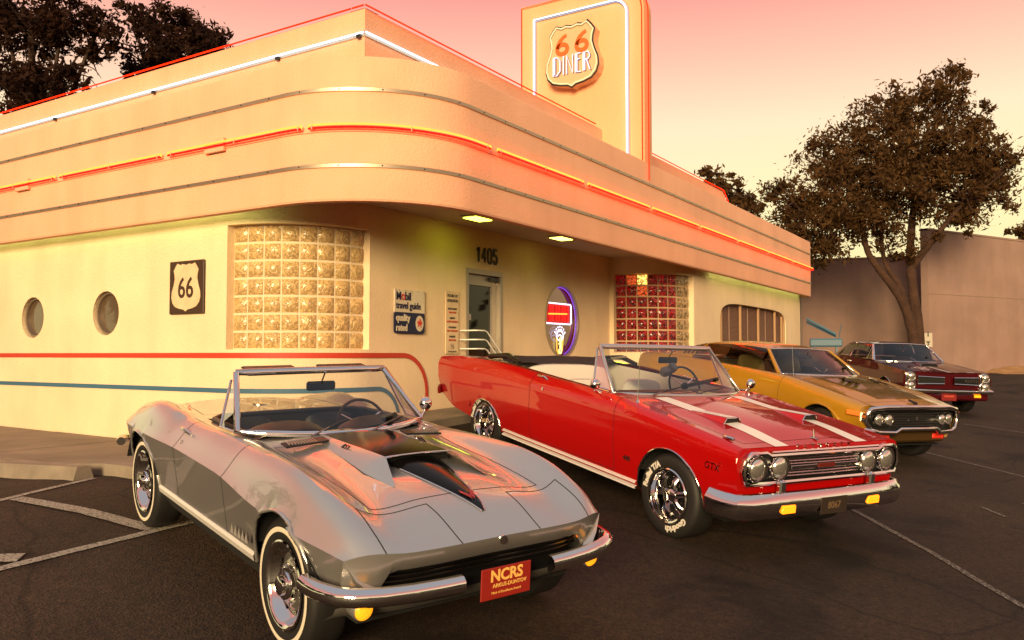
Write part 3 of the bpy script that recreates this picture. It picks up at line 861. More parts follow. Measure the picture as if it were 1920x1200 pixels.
# shield outline (unit: half width 1, y up) shared by both shields
def shield(w_, h_):
    half = [(0, .92), (.22, .97), (.40, .93), (.60, 1.0), (.74, .86), (.86, .70), (.80, .52), (.78, .34), (.86, .08), (.98, -.18), (1.0, -.42), (.92, -.64), (.74, -.80), (.45, -.88), (.15, -.92), (0, -1.0)]
    P = [(a * w_ / 2, b * h_ / 2) for a, b in half]
    return [(-a, b) for a, b in P[1:-1]][::-1] + P if False else P + [(-a, b) for a, b in P[1:-1]][::-1]
SH = shield(1.02, 1.12); sc_ = (6.71, 5.15)
ux, uy = (0, -1, 0), (0, 0, 1)          # reading direction on a face that looks towards -X
IVORY = pmat('shield_face', (.66, .40, .23), .5)
mb = MB(); mb.prism(SH, (XF - .0, sc_[0], sc_[1]), ux, uy, .20)
fk(mb.build('shield', IVORY))
pin = [Vector((XF - .235, sc_[0] - a * .95, sc_[1] + b * .95)) for a, b in SH]
fk(MB().tube(pin, .012, 6, closed=True).build('neon_outline', emat('pale_neon', (1.0, .86, .40), 1.1)))
m_ = MB()
for a, b in zip(SH, SH[1:] + SH[:1]): pass
fk(MB().tube([Vector((XF - .21, sc_[0] - a * 1.0, sc_[1] + b * 1.0)) for a, b in SH], .014, 5, closed=True).build('shield_rim', BLACK))
SIXC = pmat('sign_orange', (.62, .10, .01), .5, emit=(1, .2, .02), estr=.12)
def six(mb, cx, cz, s, th, X):
    """one 6 drawn as a bold curled stroke"""
    bowl = [(cx + .5 * s * math.cos(a), cz - .38 * s + .42 * s * math.sin(a)) for a in np.linspace(PI * .93, PI * .93 + 2 * PI, 26)]
    stem = [(cx + .42 * s, cz + .80 * s), (cx + .12 * s, cz + .66 * s), (cx - .18 * s, cz + .40 * s), (cx - .40 * s, cz + .05 * s)]
    for path in (stem + bowl,):
        n = len(path); G = []
        for i, p in enumerate(path):
            a = path[max(0, i - 1)]; b = path[min(n - 1, i + 1)]; d = math.dist(a, b); nx_, nz_ = -(b[1] - a[1]) / d, (b[0] - a[0]) / d
            q = th * (.8 if i < 2 else 1)
            G.append([(X, p[0] * 1, p[1]) for p in ((p[0] + nx_ * q, p[1] + nz_ * q), (p[0] - nx_ * q, p[1] - nz_ * q))])
        # convert plan a -> world y = -a
        mb.grid([[(x, sc_[0] - y, z) for x, y, z in r_] for r_ in G])
mb = MB(); six(mb, -.19, 5.37, .20, .036, XF - .212); six(mb, .19, 5.37, .20, .036, XF - .214)
fk(mb.build('numerals', SIXC))
def diner_strokes():
    S = []; h0, h1 = -.19, .13; x = -.36
    # D I N E R as thin double art-deco strokes
    S.append([(x, h1), (x, h0), (x + .07, h0), (x + .135, h0 + .07), (x + .135, h1 - .07), (x + .07, h1), (x, h1)]); S.append([(x + .03, h1 - .02), (x + .03, h0 + .02)])
    x += .19; S.append([(x + .01, h0), (x + .01, h1)])
    x += .075; S.append([(x, h0), (x, h1), (x + .115, h0), (x + .115, h1)])
    x += .17; S.append([(x + .10, h1), (x, h1), (x, h0), (x + .10, h0)]); S.append([(x, .03), (x + .08, .03)]); S.append([(x + .03, h0 + .01), (x + .03, h1 - .01)])
    x += .15; S.append([(x, h0), (x, h1), (x + .09, h1), (x + .12, h1 - .05), (x + .12, .04), (x + .09, 0), (x, 0)]); S.append([(x + .06, 0), (x + .13, h0)]); S.append([(x + .03, h0), (x + .03, h1 - .01)])
    return S
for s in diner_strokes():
    fk(MB().tube([(XF - .203, sc_[0] - a - .012, 5.03 + b - .012) for a, b in s], .011, 5).build('letter_backing', pmat('letter_shadow', (.16, .08, .09), .6)))  # dark offset strokes paint an outline and shadow behind the letters
    fk(MB().tube([(XF - .225, sc_[0] - a, 5.03 + b) for a, b in s], .0085, 5).build('letter_tube', emat('soft_white_neon', (.90, .84, .95), 1.5)))

# ---------------------------------------------------------------- signs on the walls
SIGNBR = pmat('sign_brown', (.055, .028, .016), .45)
s66 = thing('shield_sign', 'square dark brown board with a cream 66 highway shield on the side wall', 'sign')
s66.location = (XW - .012, 8.905, .83)
s66.rotation_euler = (0, 0, R(-90))      # local x reads along -Y, local -y ... built in local (x, out, z)
def s_kid(o, par): o.parent = par; return o
s_kid(MB().box((0, -.012, 0), (.66, .024, .66), bev=.006).build('board', SIGNBR), s66)
mb = MB(); mb.prism([(a, b) for a, b in shield(.56, .60)], (0, -.026, 0), (1, 0, 0), (0, 0, 1), .004)
CREAM = pmat('sign_cream', (.72, .55, .34), .5, var=(6, .15))
s_kid(mb.build('shield', CREAM), s66)
mb = MB(); put_text(mb, '66', .36, (0, -.034, -.02), (1, 0, 0), (0, 0, 1), bold=.004, depth=.001, xs=.86)
s_kid(mb.build('numerals', SIGNBR), s66)
s66.rotation_euler = (0, 0, R(-90))

mob = thing('travel_guide_sign', 'white and navy enamel sign reading Mobil travel guide quality rated', 'sign')
mob.location = (8.545, YW - .012, .56)
ENAM = pmat('enamel_white', (.66, .58, .44), .35, var=(5, .12)); NAVY = pmat('enamel_navy', (.010, .012, .055), .3)
s_kid(MB().box((0, -.008, .135), (.62, .016, .295)).build('upper_panel', ENAM), mob)
mb = MB(); mb.prism(rrect(.62, .27, .04), (0, -.016, -.150), (1, 0, 0), (0, 0, 1), .0001); mb.v = [(a, b - .0, c) for a, b, c in mb.v]
mb = MB(); pp = rrect(.62, .275, .04, 4); mb.prism(pp, (0, 0, -.149), (1, 0, 0), (0, 0, 1), .018); s_kid(mb.build('lower_panel', NAVY), mob)
mb = MB(); put_text(mb, 'M  bil', .145, (-.285, -.020, .195), (1, 0, 0), (0, 0, 1), bold=.0035, xs=.92, align='LEFT'); put_text(mb, 'travel guide', .125, (-.285, -.020, .075), (1, 0, 0), (0, 0, 1), bold=.002, xs=.86, align='LEFT')
s_kid(mb.build('dark_lettering', NAVY), mob)['kind'] = 'stuff'
mb = MB(); G = []
for a in np.linspace(0, 2 * PI, 25): G.append([(-.143 + r__ * math.cos(a), -.0225, .187 + r__ * math.sin(a)) for r__ in (.021, .040)])
mb.grid(G); s_kid(mb.build('red_letter', pmat('enamel_red', (.6, .03, .02), .4)), mob)
mb = MB(); put_text(mb, 'quality', .125, (-.285, -.022, -.085), (1, 0, 0), (0, 0, 1), bold=.003, xs=.86, align='LEFT'); put_text(mb, 'rated', .125, (-.285, -.022, -.215), (1, 0, 0), (0, 0, 1), bold=.003, xs=.86, align='LEFT')
s_kid(mb.build('pale_lettering', ENAM), mob)['kind'] = 'stuff'
mb = MB(); mb.add([(.195 + .085 * math.cos(a), -.0225, -.15 + .105 * math.sin(a)) for a in np.linspace(0, 2 * PI, 33)[:-1]], [tuple(range(32))]); s_kid(mb.build('emblem_disc', ENAM), mob)
horse = [(-.055, .015), (-.045, .045), (-.03, .028), (-.012, .02), (.0, .06), (.02, .065), (.035, .03), (.05, .02), (.065, .0), (.045, -.005), (.03, -.02), (.045, -.055), (.03, -.05), (.01, -.02), (-.01, -.022), (-.04, -.05), (-.045, -.03), (-.03, -.01), (-.05, .0)]
mb = MB(); mb.prism([(a * .9, b) for a, b in horse], (.195, -.0235, -.15), (1, 0, 0), (0, 0, 1), .002); s_kid(mb.build('winged_horse', MATS['enamel_red']), mob)
mb = MB()
for x in (-.29, -.22, -.10, .03, .16, .29): mb.box((x, -.018, .272), (.014, .006, .014))
s_kid(mb.build('bolts', CHROME_D), mob)['kind'] = 'stuff'

hrs = thing('opening_hours_sign', 'narrow cream sign of opening hours beside the door', 'sign')
hrs.location = (9.49, YW - .010, .45)
s_kid(MB().box((0, -.006, 0), (.30, .012, .88)).build('board', CREAM), hrs)
dk = pmat('sign_ink', (.05, .045, .04), .6); rd = pmat('sign_red_ink', (.45, .08, .03), .6)
mb = MB(); put_text(mb, 'HOURS OF', .055, (0, -.0145, .375), (1, 0, 0), (0, 0, 1), bold=.001, xs=.9); put_text(mb, 'OPERATION', .055, (0, -.0145, .305), (1, 0, 0), (0, 0, 1), bold=.001, xs=.82)
mr = MB(); z = .19
for a, b in (('MON-THURS', '11AM TO 9PM'), ('FRIDAY', '11AM TO MIDNIGHT'), ('SATURDAY', '8AM TO MIDNIGHT'), ('SUNDAY', '8AM TO 9PM')):
    put_text(mb, a, .036, (0, -.0145, z), (1, 0, 0), (0, 0, 1), bold=.001); put_text(mr, b, .036, (0, -.0145, z - .05), (1, 0, 0), (0, 0, 1), bold=.001, xs=.8); z -= .13
put_text(mb, 'Smoking Section', .03, (0, -.0145, -.41), (1, 0, 0), (0, 0, 1))
mb.tube([(-.03, -.0145, -.30), (.03, -.0145, -.30), (.03, -.0145, -.37), (-.03, -.0145, -.37)], .002, 4, closed=True); mb.tube([(-.008, -.0145, -.312), (-.008, -.0145, -.335), (.012, -.0145, -.338), (.018, -.0145, -.358)], .004, 4)
s_kid(mb.build('dark_lettering', dk), hrs)['kind'] = 'stuff'; s_kid(mr.build('red_lettering', rd), hrs)['kind'] = 'stuff'

# neon bottle sign in the round window
cn = thing('neon_window_sign', 'lit neon drink sign in the round window: white frame, red letters, Coke', 'neon sign')
cn.location = (12.74, YW + .02, .58)
NW2 = emat('white_frame_neon', (.85, .80, 1.0), 2.2); NR2 = emat('red_letter_neon', (1.0, .02, .015), 1.5); NY = emat('yellow_neon', (1.0, .80, .25), 2.2)
s_kid(MB().tube([(-.50, 0, .30), (.33, 0, .30), (.36, 0, .27), (.36, 0, -.02), (.33, 0, -.05), (-.52, 0, -.05), (-.55, 0, -.02), (-.55, 0, .10)], .012, 6).build('frame_tube', NW2), cn)
s_kid(MB().box((-.10, .02, .125), (.86, .01, .33)).build('red_glow_panel', pmat('red_panel', (.5, .01, .01), .4, emit=(1, .02, .02), estr=.22)), cn)
mb = MB()
for x in (-.38, -.30, -.17, -.08, .05, .14, .25): mb.tube([(x, .0, .0), (x, .0, .26)], .018, 6)
s_kid(mb.build('letter_tubes', NR2), cn)['kind'] = 'stuff'
s_kid(MB().tube([(-.45, -.01, .11), (.18, -.01, .13)], .014, 6).build('bar_tube', NEON_ORANGE), cn)
mb = MB()
for q in range(7):
    a = PI * .82 - q * PI * .64 / 6
    for rr_ in (.16, .21): mb.box((-.05 + rr_ * math.cos(a), 0, -.31 + rr_ * math.sin(a)), (.018, .008, .03))
s_kid(mb.build('cap_letters', NW2), cn)['kind'] = 'stuff'
mb = MB(); mb.tube([(-.05 + .12 * math.cos(a), 0, -.26 + .085 * math.sin(a)) for a in np.linspace(0, 2 * PI, 18)], .008, 5); mb.tube([(-.12, 0, -.26), (-.05, 0, -.24), (.02, 0, -.27)], .012, 5)
s_kid(mb.build('bottle_neck_tube', NW2), cn)
s_kid(MB().tube([(-.17, 0, -.30), (-.16, 0, -.50), (-.11, 0, -.565), (-.02, 0, -.565), (.03, 0, -.50), (.06, 0, -.30)], .011, 6).build('outline_tube', NEON_ORANGE), cn)
mb = MB(); put_text(mb, 'Coke', .13, (-.055, -.01, -.43), (0, 0, 1), (-1, 0, 0), bold=.006, depth=.005)
s_kid(mb.build('lettering', NY), cn)

# pipe railing by the door
rail = thing('pipe_railing', 'white bent pipe railing beside the entrance door', 'railing')
rail.location = (9.80, 6.72, float(gz(10, 6.72)) + .105)
zb = float(gz(10, 6.72)) + .105
for k in range(4):
    zt = .34 - .13 * k - zb
    s_kid(MB().tube([(-.10, .29, zt), (-.10, .03, zt), (-.07, 0, zt), (.10, 0, zt), (.16, 0, zt - .02), (.21, 0, zt - .06), (.95, 0, zt - .66)], .010, 8).build('rail_pipe', WHITE, smooth=60), rail)
for x, h in ((.95, .34 - .66 - zb),): s_kid(MB().tube([(x, 0, 0), (x, 0, h + .0)], .016, 8).build('post', WHITE, smooth=60), rail)
# ---------------------------------------------------------------- boundary walls, sand bank, trees
WALLM = stucco('mauve_shade_stucco', (.31, .20, .165), .15); WALLM2 = stucco('shaded_stucco', (.25, .16, .13), .15)  # base colours darkened to stand in for shade on the far walls
def longwall(name, p0, p1, z0, z1a, z1b, th, mat, label):
    t = thing(name, label, 'wall'); a = Vector((p0[0], p0[1], 0)); b = Vector((p1[0], p1[1], 0))
    t.location = (p0[0], p0[1], z0); ang = math.atan2(b.y - a.y, b.x - a.x); L = (b - a).length
    t.rotation_euler = (0, 0, ang)
    n = max(1, int(round(L / 6)))
    mb = MB(); prof = []
    G = []
    for i in range(n + 1):
        x = L * i / n; h = (z1a + (z1b - z1a) * i / n) - z0
        G.append([(x, 0, -.6), (x, 0, h), (x, th, h), (x, th, -.6)])
    mb.grid(G, flip=True); mb.f += [(3, 2, 1, 0), tuple(n * 4 + k for k in range(4))]
    s_kid(mb.build('wall_body', mat), t)
    c = MB()
    h = z1a - z0
    c.grid([[(0 - .02, -.03, h), (0 - .02, -.03, h + .07), (0 - .02, th + .03, h + .07), (0 - .02, th + .03, h)], [(L, -.03, z1b - z0), (L, -.03, z1b - z0 + .07), (L, th + .03, z1b - z0 + .07), (L, th + .03, z1b - z0)]], flip=True)
    s_kid(c.build('coping', mat), t)
    j = MB(); j.box((L / 2, -.004, 2.9), (L, .008, .02)); s_kid(j.build('course_line', pmat('course_joint', (.22, .15, .12), .9)), t)  # dark course line laid on the wall face
    return t
w1 = longwall('boundary_wall', (35.8, 3.6), (60, -8.9), -.55, 4.82, 4.82, .3, WALLM, 'tall plain mauve stucco wall at the right edge of the lot')
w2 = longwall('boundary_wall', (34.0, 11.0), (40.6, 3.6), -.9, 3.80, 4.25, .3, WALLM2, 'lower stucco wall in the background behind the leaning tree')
# drain pipe, sign plate on the wall corner
dp = MB(); dp.tube([(0, 0, 0), (0, 0, 3.3)], .04, 8); o = dp.build('drain_pipe', pmat('pipe_grey', (.16, .12, .10), .6)); o.location = (36.02, 8.42, -.2); tag(o, 'thin dark pipe running down the background wall left of the tree', 'pipe')
pl = MB(); pl.box((0, 0, .27), (.30, .03, .54)); q = pl.build('notice_plate', pmat('plate_grey', (.42, .37, .30), .6)); q.location = (35.55, 3.62, .28); q.rotation_euler = (0, 0, R(-70)); tag(q, 'small white notice with arrows at the wall corner beside the trunk', 'notice')
mk = MB(); mk.box((0, -.018, .50), (.05, .006, .2)); mk.box((0, -.018, .20), (.14, .006, .05)); mk.box((0, -.018, .14), (.05, .006, .14)); s_kid(mk.build('marks', BLACK), q)
# blue folded frame beside the building end
BLUEM = pmat('blue_steel', (.05, .12, .18), .5)
tr = thing('blue_trailer_frame', 'blue metal trailer frame parked beside the end of the diner', 'trailer'); tr.location = (29.0, 6.1, float(gz(29.0, 6.1))); tr.rotation_euler = (0, 0, R(-75)); tr.scale = (.46, .6, 1.0)
s_kid(MB().box((.2, 0, 1.15), (2.2, .5, .28), bev=.05).build('tray', BLUEM), tr)
s_kid(MB().tube([(-1.1, -.1, 1.95), (.9, -.1, 1.42)], .05, 6).build('boom', BLUEM), tr); s_kid(MB().tube([(-1.1, .2, 1.85), (.9, .2, 1.36)], .05, 6).build('boom', BLUEM), tr)
for x in (-.6, .9): s_kid(MB().box((x, 0, .52), (.10, .4, 1.04)).build('leg', BLUEM), tr)
s_kid(MB().tube([(1.0, 0, 1.1), (1.25, 0, 1.75)], .03, 6).build('lever', BLUEM), tr)
# sand bank at the foot of the wall
SAND = pmat('sand', (.42, .24, .10), .95, bump=(9, .6, .05), var=(2, .3))
mb = MB(); G = []
dirv = Vector((.888, -.459)); nv = Vector((-.459, -.888))
rs = random.Random(5)
for i in range(60):
    t_ = 3.0 + i * .4; row = []
    for k, (o_, h_) in enumerate(((-.1, .26), (.35, .22), (.8, .12), (1.3, .03), (1.8, -.06))):
        p = Vector((35.8, 3.6)) + dirv * t_ + nv * (o_ + rs.uniform(-.06, .06))
        row.append((p.x, p.y, float(gz(p.x, p.y)) + h_ * min(1, i / 5) + rs.uniform(-.03, .03)))
    G.append(row)
o = mb.grid(G).build('sand_bank', SAND, smooth=60); struct(o)

def leafmat(name, c1, c2):
    m = bpy.data.materials.new(name); m.use_nodes = True
    n = m.node_tree.nodes; l = m.node_tree.links; b = n['Principled BSDF']
    t = n.new('ShaderNodeTexCoord'); z_ = n.new('ShaderNodeTexNoise'); z_.inputs['Scale'].default_value = 1.4; z_.inputs['Detail'].default_value = 6
    l.new(t.outputs['Object'], z_.inputs['Vector'])
    r_ = n.new('ShaderNodeValToRGB'); r_.color_ramp.elements[0].position = .35; r_.color_ramp.elements[0].color = (*c1, 1); r_.color_ramp.elements[1].position = .65; r_.color_ramp.elements[1].color = (*c2, 1)
    l.new(z_.outputs['Fac'], r_.inputs[0]); l.new(r_.outputs[0], b.inputs['Base Color'])
    b.inputs['Roughness'].default_value = .7; b.inputs['Specular IOR Level'].default_value = .15
    tl = n.new('ShaderNodeBsdfTranslucent'); l.new(r_.outputs[0], tl.inputs[0]); mx = n.new('ShaderNodeMixShader'); mx.inputs[0].default_value = .45
    l.new(b.outputs[0], mx.inputs[1]); l.new(tl.outputs[0], mx.inputs[2]); l.new(mx.outputs[0], n['Material Output'].inputs[0])
    return m
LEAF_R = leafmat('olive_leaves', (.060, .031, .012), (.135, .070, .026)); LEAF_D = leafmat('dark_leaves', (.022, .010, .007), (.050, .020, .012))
BARK = pmat('bark', (.055, .024, .013), .95, bump=(14, 1.0, .05), var=(3, .4)); BARK_D = pmat('dark_bark', (.05, .028, .02), .95, bump=(14, .8, .05))
def tree(name, label, base, trunks, blobs, nleaf, size, leaf, bark, seed, group=None, droop=.3):
    """trunks: [(path, r0, r1)], blobs: [(centre, radii, weight)] all local to base"""
    rn = np.random.default_rng(seed); t = thing(name, label, 'tree', group=group); t.location = base
    mb = MB()
    for path, r0, r1 in trunks:
        P = [Vector(p) for p in path]; out = []
        for i in range(len(P) - 1):
            a = P[max(i - 1, 0)]; b = P[i]; c = P[i + 1]; d = P[min(i + 2, len(P) - 1)]
            for k in range(5):
                s = k / 5; out.append(.5 * ((2 * b) + (c - a) * s + (2 * a - 5 * b + 4 * c - d) * s * s + (3 * b - a - 3 * c + d) * s ** 3))
        out.append(P[-1]); m_ = len(out)
        rad = [(r0 + (r1 - r0) * (i / (m_ - 1)) ** .8) * (1 + rn.uniform(-.08, .08)) for i in range(m_)]
        mb.tube(out, rad, 9)
    # twigs from trunk ends towards blob centres
    ends = [Vector(p[0][-1]) for p in trunks] + [Vector(p[0][len(p[0]) // 2]) for p in trunks]
    for c, rad, wgt in blobs:
        cv = Vector(c); e_ = min(ends, key=lambda q: (q - cv).length)
        for k in range(6):
            tip = cv + Vector(rn.normal(size=3) * np.array(rad) * .55); mid = e_.lerp(tip, .5) + Vector(rn.normal(size=3) * .18)
            mb.tube([e_, mid, tip], [.05, .03, .008], 5)
    s_kid(mb.build('trunk', bark, smooth=70), t)
    W = np.array([b[2] for b in blobs], float); W /= W.sum(); V = []
    cnt = rn.multinomial(nleaf, W)
    cents = []
    for (c, rad, wgt), n in zip(blobs, cnt):
        # sub clumps inside the blob, then leaves round each clump
        k = max(4, n // 70); d = rn.normal(size=(k, 3)); d /= np.linalg.norm(d, axis=1)[:, None]
        cc = np.array(c) + d * (rn.uniform(.05, 1.18, size=(k, 1)) ** .55) * np.array(rad)
        idx = rn.integers(0, k, n); sg = rn.uniform(.08, .30, size=k)[idx][:, None] * (min(rad) / 1.0) ** .5
        p = cc[idx] + rn.normal(size=(n, 3)) * sg * np.array([1, 1, .8])
        cents.append(p)
    C = np.concatenate(cents); n = len(C)
    d1 = rn.normal(size=(n, 3)); d1[:, 2] -= droop; d1 /= np.linalg.norm(d1, axis=1)[:, None]
    d2 = np.cross(d1, rn.normal(size=(n, 3))); d2 /= np.linalg.norm(d2, axis=1)[:, None]
    L = size * np.clip(rn.lognormal(-.05, .38, size=(n, 1)), .35, 2.2); Wd = L * rn.uniform(.26, .5, size=(n, 1))
    V = np.stack([C - d1 * L / 2, C + d2 * Wd / 2, C + d1 * L / 2, C - d2 * Wd / 2], 1).reshape(-1, 3)
    me = bpy.data.meshes.new('crown'); me.from_pydata(V.tolist(), [], np.arange(n * 4).reshape(-1, 4).tolist()); me.materials.append(leaf)
    link('crown', me, t)
    return t
# coordinates for a tree in view: u = metres to the right across the view, v = depth offset
AZ = R(32.31); RT = Vector((math.sin(AZ), -math.cos(AZ), 0)); FW = Vector((math.cos(AZ), math.sin(AZ), 0))
def tv(u, h, v=0.): p = RT * u + FW * v; return (p.x, p.y, h)
gb = float(gz(32.0, 3.7)); k29 = 29 / 1565.
def px(x, y, v=0.): return tv((x - 1712) * k29, (664 - y) * k29 - gb, v)
trunks = [([px(1722, 715), px(1712, 640), px(1700, 585), px(1680, 545), px(1650, 505), px(1628, 470), px(1618, 420), px(1608, 360)], .21, .07),
          ([px(1722, 715, .2), px(1726, 640, .2), px(1722, 560, .3), px(1716, 480, .3), px(1722, 400, .3), px(1735, 320, .4)], .26, .09),
          ([px(1700, 585), px(1690, 540), px(1668, 490, .3), px(1664, 420, .4), px(1680, 350, .5)], .13, .05),
          ([px(1717, 500, .3), px(1760, 430, -.3), px(1800, 380, -.4)], .15, .05), ([px(1620, 430), px(1560, 390, -.2), px(1500, 400, -.3)], .13, .04)]
def blob(x, y, rx, ry, w_, v=0., rv=1.3): return (px(x, y, v), (rx * k29, rx * k29, ry * k29), w_)
# blob radii are in view axes; close enough to round that the axes may be world ones
blobs = [blob(1770, 175, 60, 48, 2.4), blob(1690, 195, 70, 45, 2.4, .4), blob(1740, 265, 95, 70, 4.2), blob(1640, 265, 75, 60, 3.2), blob(1570, 290, 62, 55, 2.4, .5), blob(1560, 370, 80, 55, 3.0), blob(1480, 385, 48, 40, 1.5),
         blob(1505, 440, 60, 45, 2.0), blob(1650, 370, 85, 60, 3.0, -.4), blob(1760, 360, 80, 60, 2.8), blob(1850, 290, 58, 55, 2.2), blob(1860, 360, 50, 45, 1.6), blob(1800, 405, 55, 32, 1.2), blob(1830, 220, 35, 35, .8), blob(1545, 475, 45, 28, 1.0), blob(1700, 450, 50, 30, .7),
         blob(1810, 140, 22, 25, .5), blob(1600, 425, 60, 38, 1.6), blob(1700, 320, 100, 65, 3.2), blob(1815, 320, 75, 60, 2.2), blob(1525, 410, 70, 50, 1.8), blob(1620, 320, 70, 50, 1.8), blob(1455, 350, 22, 22, .35), blob(1890, 300, 22, 30, .4)]
tree('leaning_tree', 'big leafy tree with a forked leaning trunk in front of the far walls', (32.0, 3.7, gb), trunks, blobs, 56000, .15, LEAF_R, BARK, 11)
def far_tree(px_list, depth, label, seed, nleaf, leaf, size=.2, trunk=None, twigs=None):
    """crowns that rise behind the roofs: list of (x, y, rx, ry, w) in photo pixels at the given depth"""
    kk = depth / 1565.; x0 = px_list[0][0]
    c0 = FW * depth + RT * ((x0 - 960) * kk); g = float(gz(c0.x, c0.y)); base = (c0.x, c0.y, g)
    def q(x, y, v=0.): return tv((x - x0) * kk, (664 - y) * kk - g, v)
    bl = [(q(x, y, random.uniform(-.5, .5)), (rx * kk, rx * kk, ry * kk), w_) for x, y, rx, ry, w_ in px_list]
    top = max(b[0][2] for b in bl)
    tk = [([(0, 0, 0), (.1, .1, top * .35), (-.1, 0, top * .65), bl[0][0]], .34, .08)]
    for b in bl[1:6]: tk.append(([(-.05, .05, top * .55), ((b[0][0]) * .5, b[0][1] * .5, (top * .55 + b[0][2]) / 2), b[0]], .12, .04))
    if twigs:
        for tw in twigs: tk.append(([q(*p) for p in tw], .035, .008))
    return tree('tree', label, base, tk, bl, nleaf, size, leaf, BARK_D, seed, droop=.1)
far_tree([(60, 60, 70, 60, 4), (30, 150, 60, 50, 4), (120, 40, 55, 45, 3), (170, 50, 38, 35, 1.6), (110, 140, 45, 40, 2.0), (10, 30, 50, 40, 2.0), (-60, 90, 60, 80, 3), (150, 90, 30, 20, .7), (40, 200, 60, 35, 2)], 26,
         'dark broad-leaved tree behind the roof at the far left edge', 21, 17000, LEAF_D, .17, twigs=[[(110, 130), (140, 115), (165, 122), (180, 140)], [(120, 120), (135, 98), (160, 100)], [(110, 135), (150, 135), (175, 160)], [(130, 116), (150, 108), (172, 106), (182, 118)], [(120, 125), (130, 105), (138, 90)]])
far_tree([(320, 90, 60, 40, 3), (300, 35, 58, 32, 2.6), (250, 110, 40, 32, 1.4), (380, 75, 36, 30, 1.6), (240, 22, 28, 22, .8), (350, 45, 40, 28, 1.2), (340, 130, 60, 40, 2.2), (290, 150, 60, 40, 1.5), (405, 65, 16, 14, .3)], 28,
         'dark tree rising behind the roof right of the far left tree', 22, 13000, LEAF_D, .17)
far_tree([(1350, 350, 38, 24, 2), (1385, 385, 32, 26, 1.8), (1330, 325, 14, 8, .4), (1410, 410, 22, 22, 1.0)], 36, 'low dark tree seen above the far end of the canopy', 23, 3500, LEAF_R, .22)
far_tree([(1912, 432, 20, 12, 1.5), (1950, 440, 30, 22, 2), (1925, 470, 25, 20, 1)], 44, 'bush crown showing above the tall wall at the right edge', 24, 1800, LEAF_R, .22)

# trees across the street, behind the photographer: they show only in glass and chrome
rn = np.random.default_rng(77); C = []
for k in range(46):
    a = R(148 + k * 4.2 + rn.uniform(-1, 1)); r_ = rn.uniform(36, 44); h = rn.uniform(2.2, 4.0) if 165 < math.degrees(a) < 225 else rn.uniform(4.5, 8.5); n = 700
    c = np.array([r_ * math.cos(a), r_ * math.sin(a), -1.5 + h * .55]); C.append(c + rn.normal(size=(n, 3)) * np.array([1.4, 1.4, h * .26]))
for k in range(6):  # taller unseen trees added for dark patches in the paint reflections
    a = R(95 + k * 12 + rn.uniform(-2, 2)); r_ = rn.uniform(22, 28); h = rn.uniform(7, 11); n = 1100
    c = np.array([r_ * math.cos(a), r_ * math.sin(a), -1.3 + h * .62]); C.append(c + rn.normal(size=(n, 3)) * np.array([1.5, 1.5, h * .17]))
C = np.concatenate(C); n = len(C); d1 = rn.normal(size=(n, 3)); d1 /= np.linalg.norm(d1, axis=1)[:, None]; d2 = np.cross(d1, rn.normal(size=(n, 3))); d2 /= np.linalg.norm(d2, axis=1)[:, None]
V_ = np.stack([C - d1 * .35, C + d2 * .22, C + d1 * .35, C - d2 * .22], 1).reshape(-1, 3)
me = bpy.data.meshes.new('tree_line'); me.from_pydata(V_.tolist(), [], np.arange(n * 4).reshape(-1, 4).tolist()); me.materials.append(LEAF_D)
o = link('tree_line', me); tag(o, 'dark line of trees across the street behind the camera', 'trees'); o['kind'] = 'stuff'
